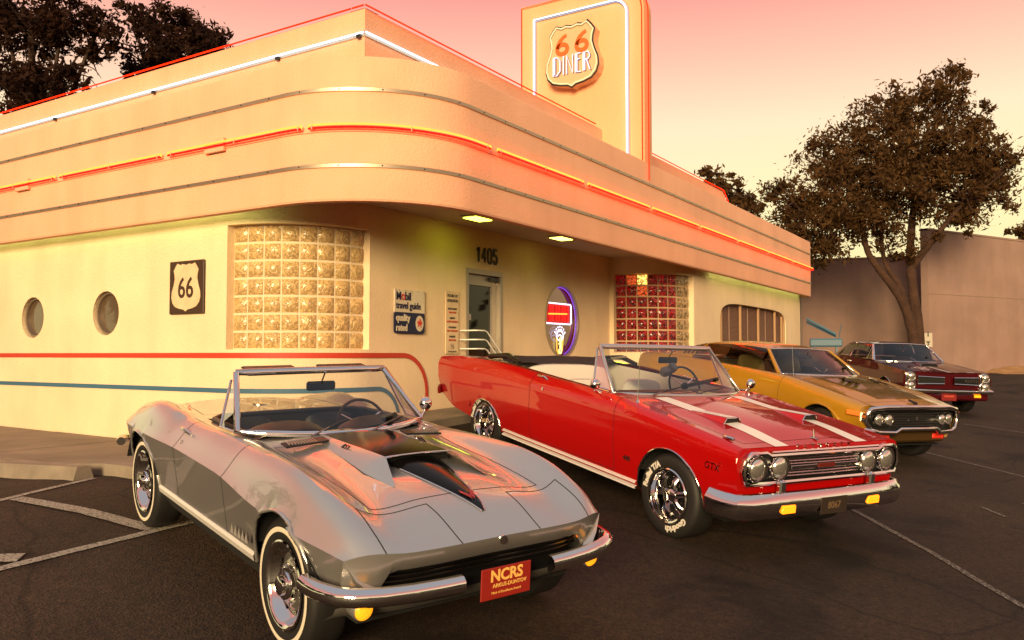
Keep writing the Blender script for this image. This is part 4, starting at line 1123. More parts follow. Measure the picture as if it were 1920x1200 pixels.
# ---------------------------------------------------------------- car kit; local axes: x forward, y left, z up, origin on the ground mid-wheelbase
def pose(x, y, z, yaw, B, D):
    n = Vector((-B, -D, 1)).normalized(); f = Vector((math.cos(yaw), math.sin(yaw), 0)); f.z = B * f.x + D * f.y; f.normalize(); l_ = n.cross(f)
    return Matrix(((f.x, l_.x, n.x, x), (f.y, l_.y, n.y, y), (f.z, l_.z, n.z, z), (0, 0, 0, 1)))
SEAM = pmat('panel_gap', (.004, .004, .004), .9)
def loft_body(lines, xs, arches, part_of, mats, root, bend=None, sharp=26, seam_w=.005, seam_lift=.0012):
    """lines: [(pts [(x, y, z)], sharp, nsub)] from the sill up to the centre line. part_of(x, s, y, z, side) -> name or None.
    Returns dict of objects and a surface sampler."""
    xs = np.asarray(xs, float); K = len(lines); ni = len(xs)
    Y = np.array([pchip([p[0] for p in L[0]], [p[1] for p in L[0]], xs) for L in lines]); Z = np.array([pchip([p[0] for p in L[0]], [p[2] for p in L[0]], xs) for L in lines])
    def section(i):
        P = np.stack([Y[:, i], Z[:, i]], 1); out = []; S = []
        d = np.linalg.norm(np.diff(P, axis=0), axis=1) + 1e-6
        T0 = np.zeros((K, 2)); T1 = np.zeros((K, 2))            # tangent arriving / leaving
        for k in range(K):
            if k == K - 1:
                tt = np.array([(P[k] - P[k - 1])[0] / d[k - 1], 0]); T0[k] = tt; continue
            if k == 0: T1[k] = (P[1] - P[0]) / d[0]; continue
            a = (P[k] - P[k - 1]) / d[k - 1]; b = (P[k + 1] - P[k]) / d[k]
            if lines[k][1]: T0[k] = a; T1[k] = b
            else:
                m = (a * d[k] + b * d[k - 1]) / (d[k] + d[k - 1]); T0[k] = m; T1[k] = m
        for k in range(K - 1):
            n = lines[k][2]
            for j in range(n):
                t = j / n; h = d[k]
                out.append((1 + 2 * t) * (1 - t) ** 2 * P[k] + t * (1 - t) ** 2 * h * T1[k] + t * t * (3 - 2 * t) * P[k + 1] + t * t * (t - 1) * h * T0[k + 1]); S.append(k + t)
        out.append(P[-1]); S.append(K - 1.0)
        return np.array(out), np.array(S)
    secs = []
    for i in range(ni):
        q, S = section(i); secs.append(q)
    nh = len(S); nj = 2 * nh - 1
    V = np.zeros((ni, nj, 3))
    for i in range(ni):
        V[i, :nh, 1:] = secs[i]; V[i, nh:, 1] = -secs[i][-2::-1, 0]; V[i, nh:, 2] = secs[i][-2::-1, 1]; V[i, :, 0] = xs[i]
    SS = np.concatenate([S, S[-2::-1]])
    FP = {}
    for i in range(ni - 1):
        for j in range(nj - 1):
            c = (V[i, j] + V[i + 1, j + 1]) / 2; s = (SS[j] + SS[j + 1]) / 2; side = 1 if j < nh - 1 else -1
            hole = any(s < smax and (c[0] - ax) ** 2 + (c[2] - az) ** 2 < ar * ar for ax, az, ar, smax in arches)
            FP[(i, j)] = None if hole else part_of(c[0], s, c[1], c[2], side)
    V0 = V.copy()
    for ax, az, ar, smax in arches:
        for i in range(ni):
            if abs(xs[i] - ax) > ar * 1.35: continue
            for j in range(nj):
                if SS[j] > smax + .4: continue
                adj = [FP.get((i - a, j - b), 0) for a in (0, 1) for b in (0, 1)]
                hs = [a for a in adj if a is None]; ks = [a for a in adj if a not in (None, 0)]
                if hs and ks:
                    p = V0[i, j]; dx, dz = p[0] - ax, p[2] - az; r_ = math.hypot(dx, dz)
                    if .55 * ar < r_ < 1.5 * ar: V[i, j, 0] = ax + dx * ar / r_; V[i, j, 2] = az + dz * ar / r_
    if bend is not None:
        V = bend(V)
    flat = V.reshape(-1, 3)
    allf = [(i, j) for (i, j), p in FP.items() if p]
    quad = lambda i, j: (i * nj + j, i * nj + j + 1, (i + 1) * nj + j + 1, (i + 1) * nj + j)
    full = bpy.data.meshes.new('tmp'); full.from_pydata(flat.tolist(), [], [quad(*q) for q in allf]); full.update()
    full.polygons.foreach_set('use_smooth', [True] * len(full.polygons)); full.set_sharp_from_angle(angle=R(sharp)); full.update()
    cn_ = np.zeros(len(full.loops) * 3); full.corner_normals.foreach_get('vector', cn_); cn_ = cn_.reshape(-1, 4, 3)
    vn = np.zeros(len(full.vertices) * 3); full.vertex_normals.foreach_get('vector', vn); vn = vn.reshape(ni, nj, 3)
    bpy.data.meshes.remove(full)
    byp = {}
    for q, (i, j) in enumerate(allf): byp.setdefault(FP[(i, j)], []).append((q, i, j))
    objs = {}
    for nm, L in byp.items():
        idx = {}; vs = []; fs = []; nn = []
        for q, i, j in L:
            f_ = []
            for v in quad(i, j):
                if v not in idx: idx[v] = len(vs); vs.append(flat[v].tolist())
                f_.append(idx[v])
            fs.append(f_); nn += cn_[q].tolist()
        name = nm.split('|')[0]
        me = bpy.data.meshes.new(name); me.from_pydata(vs, [], fs); me.update()
        me.materials.append(mats.get(nm, mats.get(name, mats['body']))); me.polygons.foreach_set('use_smooth', [True] * len(fs))
        me.normals_split_custom_set(nn)
        objs[nm] = link(name, me, root)
    # seams along edges where two parts meet
    mb = MB()
    def strip(a, b, n):
        a = Vector(a); b = Vector(b); n = Vector(n); t = (b - a)
        if t.length < 1e-6: return
        t.normalize(); s = n.cross(t).normalized() * seam_w / 2; o = n * seam_lift; e_ = t * .001
        mb.add([a - s + o - e_, a + s + o - e_, b + s + o + e_, b - s + o + e_], [(0, 3, 2, 1)])
    for (i, j), p in FP.items():
        if not p: continue
        q = FP.get((i + 1, j))
        if q and q != p: strip(V[i + 1, j], V[i + 1, j + 1], vn[i + 1, j])
        q = FP.get((i, j + 1))
        if q and q != p: strip(V[i, j + 1], V[i + 1, j + 1], vn[i, j + 1])
    if mb.f: mb.build('panel_seams', SEAM, root)['kind'] = 'stuff'
    def surf(x, s, side=1):
        """a point and normal on the skin at station x and line parameter s"""
        i = min(max(np.searchsorted(xs, x) - 1, 0), ni - 2); t = (x - xs[i]) / (xs[i + 1] - xs[i]); t = min(max(t, 0), 1)
        jj = np.searchsorted(S, s) - 1; jj = min(max(jj, 0), nh - 2); u = (s - S[jj]) / (S[jj + 1] - S[jj]); u = min(max(u, 0), 1)
        idx = (lambda a: a) if side > 0 else (lambda a: nj - 1 - a)
        def at(A): return ((A[i, idx(jj)] * (1 - u) + A[i, idx(jj + 1)] * u) * (1 - t) + (A[i + 1, idx(jj)] * (1 - u) + A[i + 1, idx(jj + 1)] * u) * t)
        n = at(vn); return Vector(at(V)), Vector(n).normalized()
    return objs, surf, V, S, nh

def end_cap(mb, V, i, flip=False):
    """close a station of the loft with a fan of quads between its two sides"""
    nj = V.shape[1]; nh = (nj + 1) // 2
    vs = [tuple(V[i, j]) for j in range(nj)]; fs = []
    for j in range(nh - 1):
        q = (j, j + 1, nj - 2 - j, nj - 1 - j)
        if len(set(q)) < 4: q = (j, j + 1, nj - 1 - j)
        fs.append(tuple(reversed(q)) if flip else q)
    mb.add(vs, fs)

def ribbon(mb, pts, nrm, w_, lift):
    """flat band along points with normals"""
    G = []
    for i, (p, n) in enumerate(zip(pts, nrm)):
        t = (pts[min(i + 1, len(pts) - 1)] - pts[max(i - 1, 0)]).normalized(); s = n.cross(t).normalized() * w_ / 2
        G.append([p - s + n * lift, p + s + n * lift])
    mb.grid(G, flip=True)

def fender_lip(surf, V, S, nh, ax, az, ar, side, mat, root, name='arch_trim', r_=.009, a0=-8, a1=188, y0=None, bend=None):
    """bright lip round a wheel opening: reads the skin's y at each angle"""
    pts = []
    for a in np.linspace(R(a0), R(a1), 40):
        x = ax + ar * math.cos(a); z = az + ar * math.sin(a)
        # skin y at (x, z)
        i = int(np.argmin(abs(V[:, nh - 1, 0] - x))); col = V[i, :nh] if side > 0 else V[i, ::-1][:nh]
        zz = col[:, 2]; k = int(np.argmax(zz > z)) if (zz > z).any() else 0
        if k == 0: yv = col[0, 1]
        else:
            t = (z - zz[k - 1]) / (zz[k] - zz[k - 1] + 1e-9); yv = col[k - 1, 1] + (col[k, 1] - col[k - 1, 1]) * t
        pts.append((x, yv, z))
    MB().tube(pts, r_, 6).build(name, mat, root, smooth=60)
    return pts
def wheel_well(root, ax, az, ar, side, yin, yout, name='wheel_well'):
    G = []
    for a in np.linspace(R(18), R(162), 22):
        x = ax + ar * math.cos(a); z = az + ar * math.sin(a); G.append([(x, side * yin, z), (x, side * yout, z)])
    mb = MB().grid(G, flip=side < 0)
    mb.add([(ax + ar * 1.05 * math.cos(a), side * yin, az + ar * 1.05 * math.sin(a)) for a in np.linspace(R(18), R(162), 22)], [tuple(range(22))])
    mb.build(name, DARK, root)

def arc_text(mb, body, size, radius, ang, y, bold=.0, xs=1.0):
    """lettering bent round a tyre; ang is the middle of the word, seen from outside (-y side)"""
    vs, fs = text_mb(body, size, bold, .001, 'CENTER', xs)
    out = []
    for a, b, c in vs:
        th = ang - a / radius; r_ = radius + b; out.append((r_ * math.cos(th), y - c, r_ * math.sin(th)))
    mb.add(out, fs)

def wheel(root, x, y, r_, style, side, steer=0.):
    """side -1: outer face towards -y. thing > wheel > tyre, rim ..."""
    e_ = bpy.data.objects.new('wheel', None); COL.objects.link(e_); e_.parent = root; e_.empty_display_size = .1
    e_.location = (x, y, r_); e_.rotation_euler = (0, 0, (0 if side < 0 else PI) + steer)
    w_ = .105 if style != 'magnum' else .118; rim = .205
    # outer face at local y = -w_; profile from outer bead round the tread to inner bead
    prof = [(rim, -w_ * .80), (rim + .012, -w_ * .93), (rim + .04, -w_ * 1.0), (r_ - .055, -w_ * 1.03), (r_ - .028, -w_ * .97), (r_ - .010, -w_ * .86), (r_, -w_ * .70), (r_ + .001, -w_ * .2), (r_ + .001, w_ * .2), (r_, w_ * .70), (r_ - .012, w_ * .88), (r_ - .05, w_ * 1.0), (rim + .03, w_ * .98), (rim, w_ * .8)]
    MB().lathe(prof, 48).build('tyre', RUBBER, e_, smooth=50)
    if style == 'whitewall':
        MB().lathe([(r_ - .074, -w_ * 1.034), (r_ - .062, -w_ * 1.052), (r_ - .050, -w_ * 1.03)], 64).build('whitewall', pmat('whitewall', (.72, .64, .50), .6), e_, smooth=50)
        # rally wheel: trim ring, painted disc with slots, cap
        MB().lathe([(.218, -w_ * .98), (.222, -w_ * 1.02), (.214, -w_ * 1.06), (.200, -w_ * 1.02), (.188, -w_ * .86), (.176, -w_ * .55), (.160, -w_ * .42)], 56).build('trim_ring', CHROME, e_, smooth=40)
        SIL = pmat('rally_silver', (.62, .60, .56), .22, .9)
        MB().lathe([(.166, -w_ * .40), (.140, -w_ * .42), (.118, -w_ * .62), (.100, -w_ * .66), (.085, -w_ * .52), (.06, -w_ * .5), (.0, -w_ * .5)], 48).build('disc', SIL, e_, smooth=40)
        for k in range(5):
            a = 2 * PI * k / 5 + .3
            pts = [(rr * math.cos(a + da), -w_ * yy_, rr * math.sin(a + da)) for rr, da, yy_ in ((.166, -.22, .455), (.166, .22, .455), (.135, .20, .50), (.135, -.20, .50))]
            m_ = MB(); m_.add([Vector(p) + Vector((0, -.004, 0)) for p in pts], [(0, 1, 2, 3)]); m_.build('slot', BLACK, e_)
        MB().lathe([(.078, -w_ * .52), (.080, -w_ * .85), (.072, -w_ * .98), (.050, -w_ * 1.02), (.046, -w_ * 1.20), (.034, -w_ * 1.26), (.0, -w_ * 1.27)], 32).build('hub_cap', CHROME, e_, smooth=40)
        m_ = MB()
        for k in range(5):
            a = 2 * PI * k / 5; m_.lathe([(.009, -.0), (.009, -.018), (.0, -.02)], 8, Matrix.Translation((.095 * math.cos(a), -w_ * .6, .095 * math.sin(a))))
        q = m_.build('lug_nuts', CHROME, e_, smooth=40); q['kind'] = 'stuff'
    elif style == 'magnum':
        MB().lathe([(.214, -w_ * .93), (.220, -w_ * 1.0), (.212, -w_ * 1.06), (.200, -w_ * 1.03), (.194, -w_ * .80), (.186, -w_ * .70), (.180, -w_ * .40), (.170, -w_ * .10), (.166, -w_ * .0)], 56).build('trim_ring', CHROME, e_, smooth=30)
        MB().lathe([(.170, -w_ * .02), (.0, -w_ * .02)], 40).build('rim_barrel', BLACK, e_, smooth=40)
        for k in range(5):
            a = 2 * PI * k / 5 + PI / 2; m_ = MB(); G = []
            for rr, hw, yy_ in ((.045, .030, .58), (.075, .026, .60), (.110, .028, .50), (.140, .038, .36), (.166, .056, .22)):
                row = []
                for s, dy in ((-1, -.16), (-.55, 0), (0, .05), (.55, 0), (1, -.16)):
                    row.append((rr * math.cos(a) - s * hw * math.sin(a), -w_ * (yy_ + dy), rr * math.sin(a) + s * hw * math.cos(a)))
                G.append(row)
            m_.grid(G); m_.build('spoke', pmat('spoke_chrome', (.34, .33, .32), .10, 1.0), e_, smooth=50)
        MB().lathe([(.052, -w_ * .40), (.050, -w_ * .66), (.036, -w_ * .74), (.0, -w_ * .75)], 28).build('hub_cap', CHROME, e_, smooth=40)
        m_ = MB()
        for k in range(5):
            a = 2 * PI * k / 5 + PI / 2 + PI / 5; m_.lathe([(.010, 0), (.010, -.02), (0, -.022)], 8, Matrix.Translation((.068 * math.cos(a), -w_ * .30, .068 * math.sin(a))))
        m_.build('lug_nuts', CHROME, e_, smooth=40)['kind'] = 'stuff'
        m_ = MB(); rt = r_ - .078
        arc_text(m_, 'Radial T/A', .066, rt, R(146), -w_ * 1.045, .0035, 1.0); arc_text(m_, 'Goodrich', .064, rt, R(-58), -w_ * 1.045, .0035, 1.0)
        m_.build('raised_lettering', pmat('tyre_white', (.70, .66, .58), .6), e_)['kind'] = 'stuff'
    else:
        MB().lathe([(.214, -w_ * .93), (.218, -w_ * 1.0), (.206, -w_ * 1.04), (.190, -w_ * .80), (.172, -w_ * .50), (.150, -w_ * .40), (.10, -w_ * .62), (.07, -w_ * .55), (.0, -w_ * .55)], 40).build('rim', pmat('rim_dark_silver', (.35, .34, .32), .25, .9), e_, smooth=30)
        MB().lathe([(.06, -w_ * .55), (.058, -w_ * .85), (.03, -w_ * .95), (.0, -w_ * .95)], 24).build('hub_cap', CHROME, e_, smooth=40)
        if style == 'redline':
            MB().lathe([(r_ - .074, -w_ * 1.036), (r_ - .068, -w_ * 1.05), (r_ - .062, -w_ * 1.036)], 48).build('redline', pmat('redline', (.45, .03, .02), .6), e_, smooth=50)
    return e_

def lamp(root, c, r_, ring=.018, d=.05, name='headlight', tilt=0.):
    """round headlight facing +x: chrome bezel and a lens with a bulged front"""
    c = Vector(c); M = Matrix.Translation(c) @ Matrix.Rotation(-PI / 2, 4, 'Z')     # local -y... axis y -> +x
    M = Matrix.Translation(c) @ Matrix(((0, 1, 0, 0), (-1, 0, 0, 0), (0, 0, 1, 0), (0, 0, 0, 1)))
    b = MB().lathe([(r_ + ring, -d), (r_ + ring, 0), (r_ + ring * .7, .012), (r_ + ring * .2, .010), (r_, -.006)], 36, M).build(name, CHROME, root, smooth=40)
    MB().lathe([(r_, -.008), (r_ * .95, .004), (r_ * .8, .016), (r_ * .55, .027), (r_ * .28, .033), (0, .035)], 32, M).build('lens', pmat('headlight_lens', (.74, .72, .66), .14, .88, bump=(38, .35, .004)), b, smooth=60)
    MB().lathe([(r_, -.010), (r_ * .8, -.035), (r_ * .45, -.055), (r_ * .12, -.06), (r_ * .12, -.02), (0, -.018)], 28, M).build('reflector', pmat('lamp_silver', (.80, .77, .70), .42, .35), b, smooth=50)
    return b
HEADGLASS = gmat('headlight_glass', (.92, .90, .82), 1.5, 1.2)

def windshield_parts(root, base, top, post, mat_frame, glass, nb=15, name='windshield', thick=.018):
    """base(t), top(t) -> points for t in -1..1 (y from + to -); frame tube round the pane"""
    ts = np.linspace(-1, 1, nb)
    G = [[Vector(base(t)).lerp(Vector(top(t)), k / 6) + Vector((math.sin(PI * k / 6) * .015, 0, 0)) for k in range(7)] for t in ts]
    ob = MB().grid(G).build(name, glass, root, smooth=80)
    loop = [Vector(base(t)) for t in ts] + [Vector(top(t)) for t in ts[::-1]]
    MB().tube(loop, post, 7, closed=True).build('windshield_frame', mat_frame, ob, smooth=60)
    return ob
def steering(root, c, r_, tilt, mat=None):
    M = Matrix.Translation(c) @ Matrix.Rotation(tilt, 4, 'Y')
    e_ = MB().tube([M @ Vector((0, r_ * math.cos(a), r_ * math.sin(a))) for a in np.linspace(0, 2 * PI, 33)[:-1]], .011, 8, closed=True).build('steering_wheel', mat or BLACK, root, smooth=60)
    for a in (R(90 + 60), R(90 - 60), R(-90)):
        MB().tube([M @ Vector((0, 0, 0)), M @ Vector((0, r_ * math.cos(a), r_ * math.sin(a)))], .008, 6).build('spoke', CHROME, e_)
    MB().lathe([(.035, -.02), (.035, .02), (0, .025)], 16, M @ Matrix.Rotation(-PI / 2, 4, 'Z')).build('horn_button', BLACK, e_, smooth=40)
    MB().tube([M @ Vector((0, 0, 0)), M @ Vector((.45, 0, -.05))], .02, 8).build('column', BLACK, e_)
    return e_
def seat(root, x, y, z, w_, mat, back=.58, tilt=R(14), name='seat', roll=.0):
    """bucket seat: cushion and a rounded, ribbed back"""
    s = MB().box((x + .05, y, z - .06), (.50, w_, .16), bev=.05).build(name, mat, root, smooth=50)
    G = []
    for i in range(13):
        v = i / 12; row = []
        for j in range(15):
            u = j / 14 * 2 - 1; top_ = back * (1 - .10 * abs(u) ** 4)
            hw = w_ / 2 * (1 - .16 * v ** 3)
            th = .055 * (1 - abs(u) ** 5) * (1 - .6 * v ** 6) + (.006 * math.cos(j * PI) if 0 < j < 14 else 0)
            row.append((x - .22 - math.sin(tilt) * v * top_ + th, y + u * hw, z + v * top_))
        G.append(row)
    m_ = MB().grid(G, flip=False)
    G2 = [[(p[0] - .13 + (.08 * abs(j / 14 * 2 - 1) ** 4) + (.05 * (i / 12) ** 6), p[1], p[2]) for j, p in enumerate(r_)] for i, r_ in enumerate(G)]
    m_.grid(G2, flip=True)
    rim1 = [r_[0] for r_ in G] + G[-1][1:-1] + [r_[-1] for r_ in G[::-1]]; rim2 = [r_[0] for r_ in G2] + G2[-1][1:-1] + [r_[-1] for r_ in G2[::-1]]
    m_.grid([[a, b] for a, b in zip(rim1, rim2)])
    m_.build('backrest', mat, s, smooth=70)
    return s
def rear_mirror(root, c, w_=.2, h_=.06):
    o = MB().box(c, (.03, w_, h_), bev=.012).build('rear_view_mirror', BLACK, root, smooth=40)
    MB().box((c[0] - .017, c[1], c[2]), (.003, w_ - .02, h_ - .015)).build('mirror_face', MIRROR, o)
    MB().tube([(c[0] + .01, c[1], c[2] + h_ / 2), (c[0] + .06, c[1], c[2] + .10)], .006, 6).build('stalk', CHROME, o)
    return o
def wiper(root, a, b, lift=.02):
    a = Vector(a); b = Vector(b)
    o = MB().tube([a, a.lerp(b, .5) + Vector((0, 0, lift * .6)), b + Vector((0, 0, lift))], [.008, .006, .004], 5).build('wiper', pmat('wiper_metal', (.25, .24, .22), .3, .9), root)
    MB().tube([a.lerp(b, .35) + Vector((0, 0, .004)), b.lerp(a, -.08) + Vector((0, 0, lift * .5))], .006, 5).build('blade', BLACK, o)
    return o
def door_mirror(root, c, side, post):
    c = Vector(c)
    M = Matrix.Translation(c) @ Matrix.Rotation(PI / 2, 4, 'Z')
    o = MB().lathe([(.0, .046), (.025, .043), (.043, .026), (.049, .0), (.047, -.010)], 24, Matrix.Translation(c) @ Matrix(((0, 1, 0, 0), (-1, 0, 0, 0), (0, 0, 1, 0), (0, 0, 0, 1)))).build('door_mirror', CHROME, root, smooth=50)
    MB().lathe([(.047, -.008), (0, -.008)], 24, Matrix.Translation(c) @ Matrix(((0, 1, 0, 0), (-1, 0, 0, 0), (0, 0, 1, 0), (0, 0, 0, 1)))).build('mirror_face', MIRROR, o)
    MB().tube([c + Vector((0, 0, -.05)), Vector(post)], [.012, .016], 8).build('foot', CHROME, o, smooth=50)
    return o
def paint(name, col, metal=.0, rough=.3, flake=True, spec=.5):
    m = pmat(name, col, rough, metal, coat=1.0, coat_rough=.02, spec=spec)
    return m
# ---------------------------------------------------------------- silver convertible
def sm(t): t = np.clip(t, 0, 1); return t * t * (3 - 2 * t)
SILVER = paint('silver_paint', (.50, .49, .48), .75, .30)
def silver_car():
    root = thing('convertible_car', 'silver open sports car with a black hood stripe and whitewall tyres, nearest the camera', 'car', pose(4.120, 4.121, -1.351, R(-109.08), .0451, .0784))
    ln = [([(-2.12, .60, .42), (-1.8, .66, .28), (-1, .68, .25), (1, .68, .25), (1.7, .66, .30), (1.95, .62, .42)], True, 2),
          ([(-2.12, .66, .46), (-1.8, .76, .37), (-1, .80, .335), (0, .80, .335), (1, .80, .335), (1.7, .78, .40), (1.95, .74, .52)], True, 7),
          ([(-2.12, .72, .70), (-1.9, .80, .705), (-1.5, .865, .715), (-1, .875, .72), (-.4, .855, .725), (.3, .855, .72), (.9, .875, .680), (1.3, .88, .658), (1.6, .86, .645), (1.8, .83, .632), (1.95, .79, .612)], True, 7),
          ([(-2.12, .66, .715), (-1.95, .68, .77), (-1.5, .715, .872), (-1.16, .725, .922), (-.85, .72, .905), (-.6, .705, .878), (-.4, .70, .878), (0, .69, .886), (.35, .685, .884), (.75, .695, .892), (1.09, .71, .888), (1.43, .72, .848), (1.7, .725, .778), (1.86, .74, .705), (1.95, .74, .630)], False, 6),
          ([(-2.12, .45, .72), (-1.9, .48, .775), (-1.5, .50, .846), (-1.16, .52, .868), (-.6, .56, .868), (0, .575, .876), (.35, .565, .868), (.75, .545, .832), (1.1, .535, .808), (1.43, .53, .772), (1.7, .52, .725), (1.95, .50, .636)], False, 6),
          ([(-2.12, .25, .725), (-1.5, .25, .86), (-.6, .28, .868), (.35, .28, .885), (.75, .28, .862), (1.1, .27, .836), (1.43, .26, .796), (1.7, .25, .745), (1.95, .24, .640)], False, 6),
          ([(-2.12, 0, .728), (-1.5, 0, .865), (-.6, 0, .87), (.35, 0, .892), (.75, 0, .870), (1.1, 0, .844), (1.43, 0, .803), (1.7, 0, .752), (1.95, 0, .642)], False, 6)]
    xs = np.unique(np.concatenate([np.linspace(-2.12, 1.95, 128), [-.62, .22, .47, 1.58, -.46, .44, 1.64]]))
    WX, WZ, AR = 1.2445, .335, .372
    def part(x, s, y, z, side):
        lr = '|L' if side > 0 else '|R'
        if -.62 < x < .22 and s > 3.75: return None
        if .47 < x < 1.58 and s > 4.05: return 'hood'
        if -.46 < x < .44 and 1.1 < s < 3.6: return 'door' + lr
        if x > 1.64 and 3.5 < s < 4.99: return 'headlight_cover' + lr
        if x < -.80 and s > 4.0 and x > -1.95: return 'rear_deck'
        return 'body'
    def bend(V):
        yy = np.abs(V[..., 1]) / .78
        V = V.copy(); x = V[..., 0].copy()
        V[..., 0] = x - .13 * yy ** 4 * sm((x - 1.25) / .7) + .12 * yy ** 2 * sm((-1.5 - x) / .6)
        return V
    ob, surf, V, S, nh = loft_body(ln, xs, [(WX, WZ, AR, 2.2), (-WX, WZ, AR, 2.2)], part, {'body': SILVER}, root, bend, sharp=24)
    K = len(ln) - 1
    # nose fascia under the lip, grille mouth, pan
    N = V[-1]; js = [j for j in range(N.shape[0]) if min(j, N.shape[0] - 1 - j) >= 9]
    lip = [Vector(N[j]) for j in js]
    dn = lambda p: 1 + 1.15 * float(sm((abs(p.y) - .56) / .09))
    G = [[p, p + Vector((-.003, 0, -.016)), p + Vector((-.020, 0, -.055 * dn(p))), p + Vector((-.050, 0, -.092 * dn(p)))] for p in lip]
    MB().grid(G).build('nose_panel', SILVER, root, smooth=50)
    inner = [j for j in range(len(lip)) if abs(lip[j].y) < .66]
    G = [[lip[j] + Vector((-.055, 0, -.092)), lip[j] + Vector((-.17, 0, -.095)), lip[j] + Vector((-.17, 0, -.20)), lip[j] + Vector((-.06, 0, -.235))] for j in inner]
    MB().grid(G).build('grille_recess', BLACK, root)
    G = [[lip[j] + Vector((-.06, 0, -.235)), lip[j] + Vector((-.085, 0, -.27)), lip[j] + Vector((-.20, 0, -.34))] for j in range(len(lip))]
    MB().grid(G).build('front_pan', pmat('silver_lower', (.20, .19, .18), .5, .4), root, smooth=50)
    for dz in (-.112, -.136, -.160):
        MB().tube([lip[j] + Vector((-.105, 0, dz)) for j in inner], .0065, 5).build('grille_bar', pmat('grille_grey', (.30, .29, .27), .25, 1.0), root, smooth=60)
    # front corners: close the short flank ahead of the wheel
    for sd in (1, -1):
        col = N[:10] if sd > 0 else N[::-1][:10]
        MB().grid([[Vector(p), Vector((p[0] - .02, p[1] * .93, p[2]))] for p in col], flip=sd < 0).build('corner_panel', SILVER, root, smooth=50)
        # half bumper
        P = [(1.60, .872 * sd), (1.66, .874 * sd), (1.74, .864 * sd), (1.84, .825 * sd), (1.90, .76 * sd), (1.945, .66 * sd), (1.975, .52 * sd), (1.99, .38 * sd), (1.995, .27 * sd)]
        if sd > 0: P = P[::-1]
        # travel so that 'right of travel' points outwards
        prof = [(-.012, .425), (.016, .428), (.034, .445), (.040, .468), (.034, .492), (.016, .508), (-.012, .510)]
        sg = 1 if sd > 0 else -1
        mb = MB(); sweep_plan(mb, P if sd > 0 else P, [(o_ * (1 if sd > 0 else 1), z_) for o_, z_ in prof])
        bpr = mb.build('bumper', CHROME, root, smooth=40)
        MB().lathe([(.050, -.07), (.052, 0), (.046, .008)], 24, Matrix.Translation((1.845, .70 * sd, .385)) @ Matrix(((0, 1, 0, 0), (-1, 0, 0, 0), (0, 0, 1, 0), (0, 0, 0, 1)))).build('turn_signal_housing', SILVER, root, smooth=50)
        MB().lathe([(.046, .006), (.036, .018), (.018, .024), (0, .026)], 24, Matrix.Translation((1.845, .70 * sd, .385)) @ Matrix(((0, 1, 0, 0), (-1, 0, 0, 0), (0, 0, 1, 0), (0, 0, 0, 1)))).build('turn_signal', ORANGE, root, smooth=60)
        MB().box((1.80, .66 * sd, .505), (.025, .06, .022), bev=.01).build('amber_reflection', pmat('amber_dim', (.6, .16, .01), .2, emit=(1, .25, .01), estr=.5), root)  # glowing amber block stands in for a reflection at the grille end
        # rear quarter bumper
        P = [(-1.98, .80 * sd), (-2.06, .78 * sd), (-2.14, .70 * sd), (-2.20, .55 * sd), (-2.22, .36 * sd)]
        P = P if sd > 0 else P
        mb = MB(); mb.tube([(a, b, .50) for a, b in P], .034, 10); mb.build('bumper', CHROME, root, smooth=60)
        # wheels
        wheel(root, WX, .715 * sd, WZ, 'whitewall', sd, R(0)); wheel(root, -WX, .715 * sd, WZ, 'whitewall', sd)
        wheel_well(root, WX, WZ, AR + .01, sd, .42, .845); wheel_well(root, -WX, WZ, AR + .01, sd, .42, .845)
        fender_lip(surf, V, S, nh, WX, WZ, AR, sd, SILVER, root, 'arch_lip', .010, 2, 178); fender_lip(surf, V, S, nh, -WX, WZ, AR, sd, SILVER, root, 'arch_lip', .010, 2, 178)
        # sill trim
        mb = MB(); G = []
        for x in np.linspace(-.86, .86, 20): G.append([(x, sd * .795, .345), (x, sd * .815, .345), (x, sd * .822, .375), (x, sd * .812, .392), (x, sd * .80, .392)])
        mb.grid(G, flip=sd > 0); mb.build('rocker_trim', TRIM, root, smooth=40)
        mb = MB(); mb.grid([[(x, sd * .80, .345), (x, sd * .72, .22)] for x in (-.9, .9)], flip=sd > 0); mb.build('underbody_side', DARK, root)
        # bright triangles painted as reflections off the fender louvres
        mb = MB()
        for k in range(5):
            x = .645 + k * .052; z0 = .475
            mb.add([(x, .868 * sd, z0 - .02), (x + .045, .868 * sd, z0 - .02), (x + .028, .872 * sd, z0 + .038)], [(0, 1, 2)])
        mb.build('louvre_glints', pmat('louvre_glint', (.75, .72, .66), .3, .6), root)
        # door handle
        p, n = surf(-.40, 2.55, sd); dh = MB().tube([p + n * .005 + Vector((-.10, 0, 0)), p + n * .03 + Vector((-.06, 0, .004)), p + n * .03 + Vector((.03, 0, .0)), p + n * .005 + Vector((.06, 0, -.006))], [.008, .012, .011, .006], 7).build('handle', CHROME, ob['door|L' if sd > 0 else 'door|R'], smooth=60)
        p, n = surf(-.40, 2.25, sd); MB().lathe([(.012, 0), (.012, .006), (.004, .008), (0, .004)], 12, Matrix.Translation(p) @ n.to_track_quat('Y', 'Z').to_matrix().to_4x4()).build('lock', CHROME, ob['door|L' if sd > 0 else 'door|R'])
        # vent window
        A = Vector((-.19, sd * .562, 1.20)); B_ = Vector((.125, sd * .668, .905)); C_ = Vector((-.10, sd * .675, .905)); A2 = Vector((-.225, sd * .57, 1.18))
        fr_ = MB().tube([A2, C_, B_], .009, 7).build('vent_window_frame', CHROME, root, smooth=60)
        m_ = MB(); m_.add([A, B_, C_], [(0, 1, 2)]); m_.build('vent_glass', VENT, fr_)
        # cowl vents
        p0, _ = surf(.53, 4.75, sd)
        m_ = MB(); m_.box((.545, sd * .40, .893), (.085, .27, .012), rot=(sd * R(-4), R(7), 0), bev=.003); cv = m_.build('cowl_vent', BLACK, root)
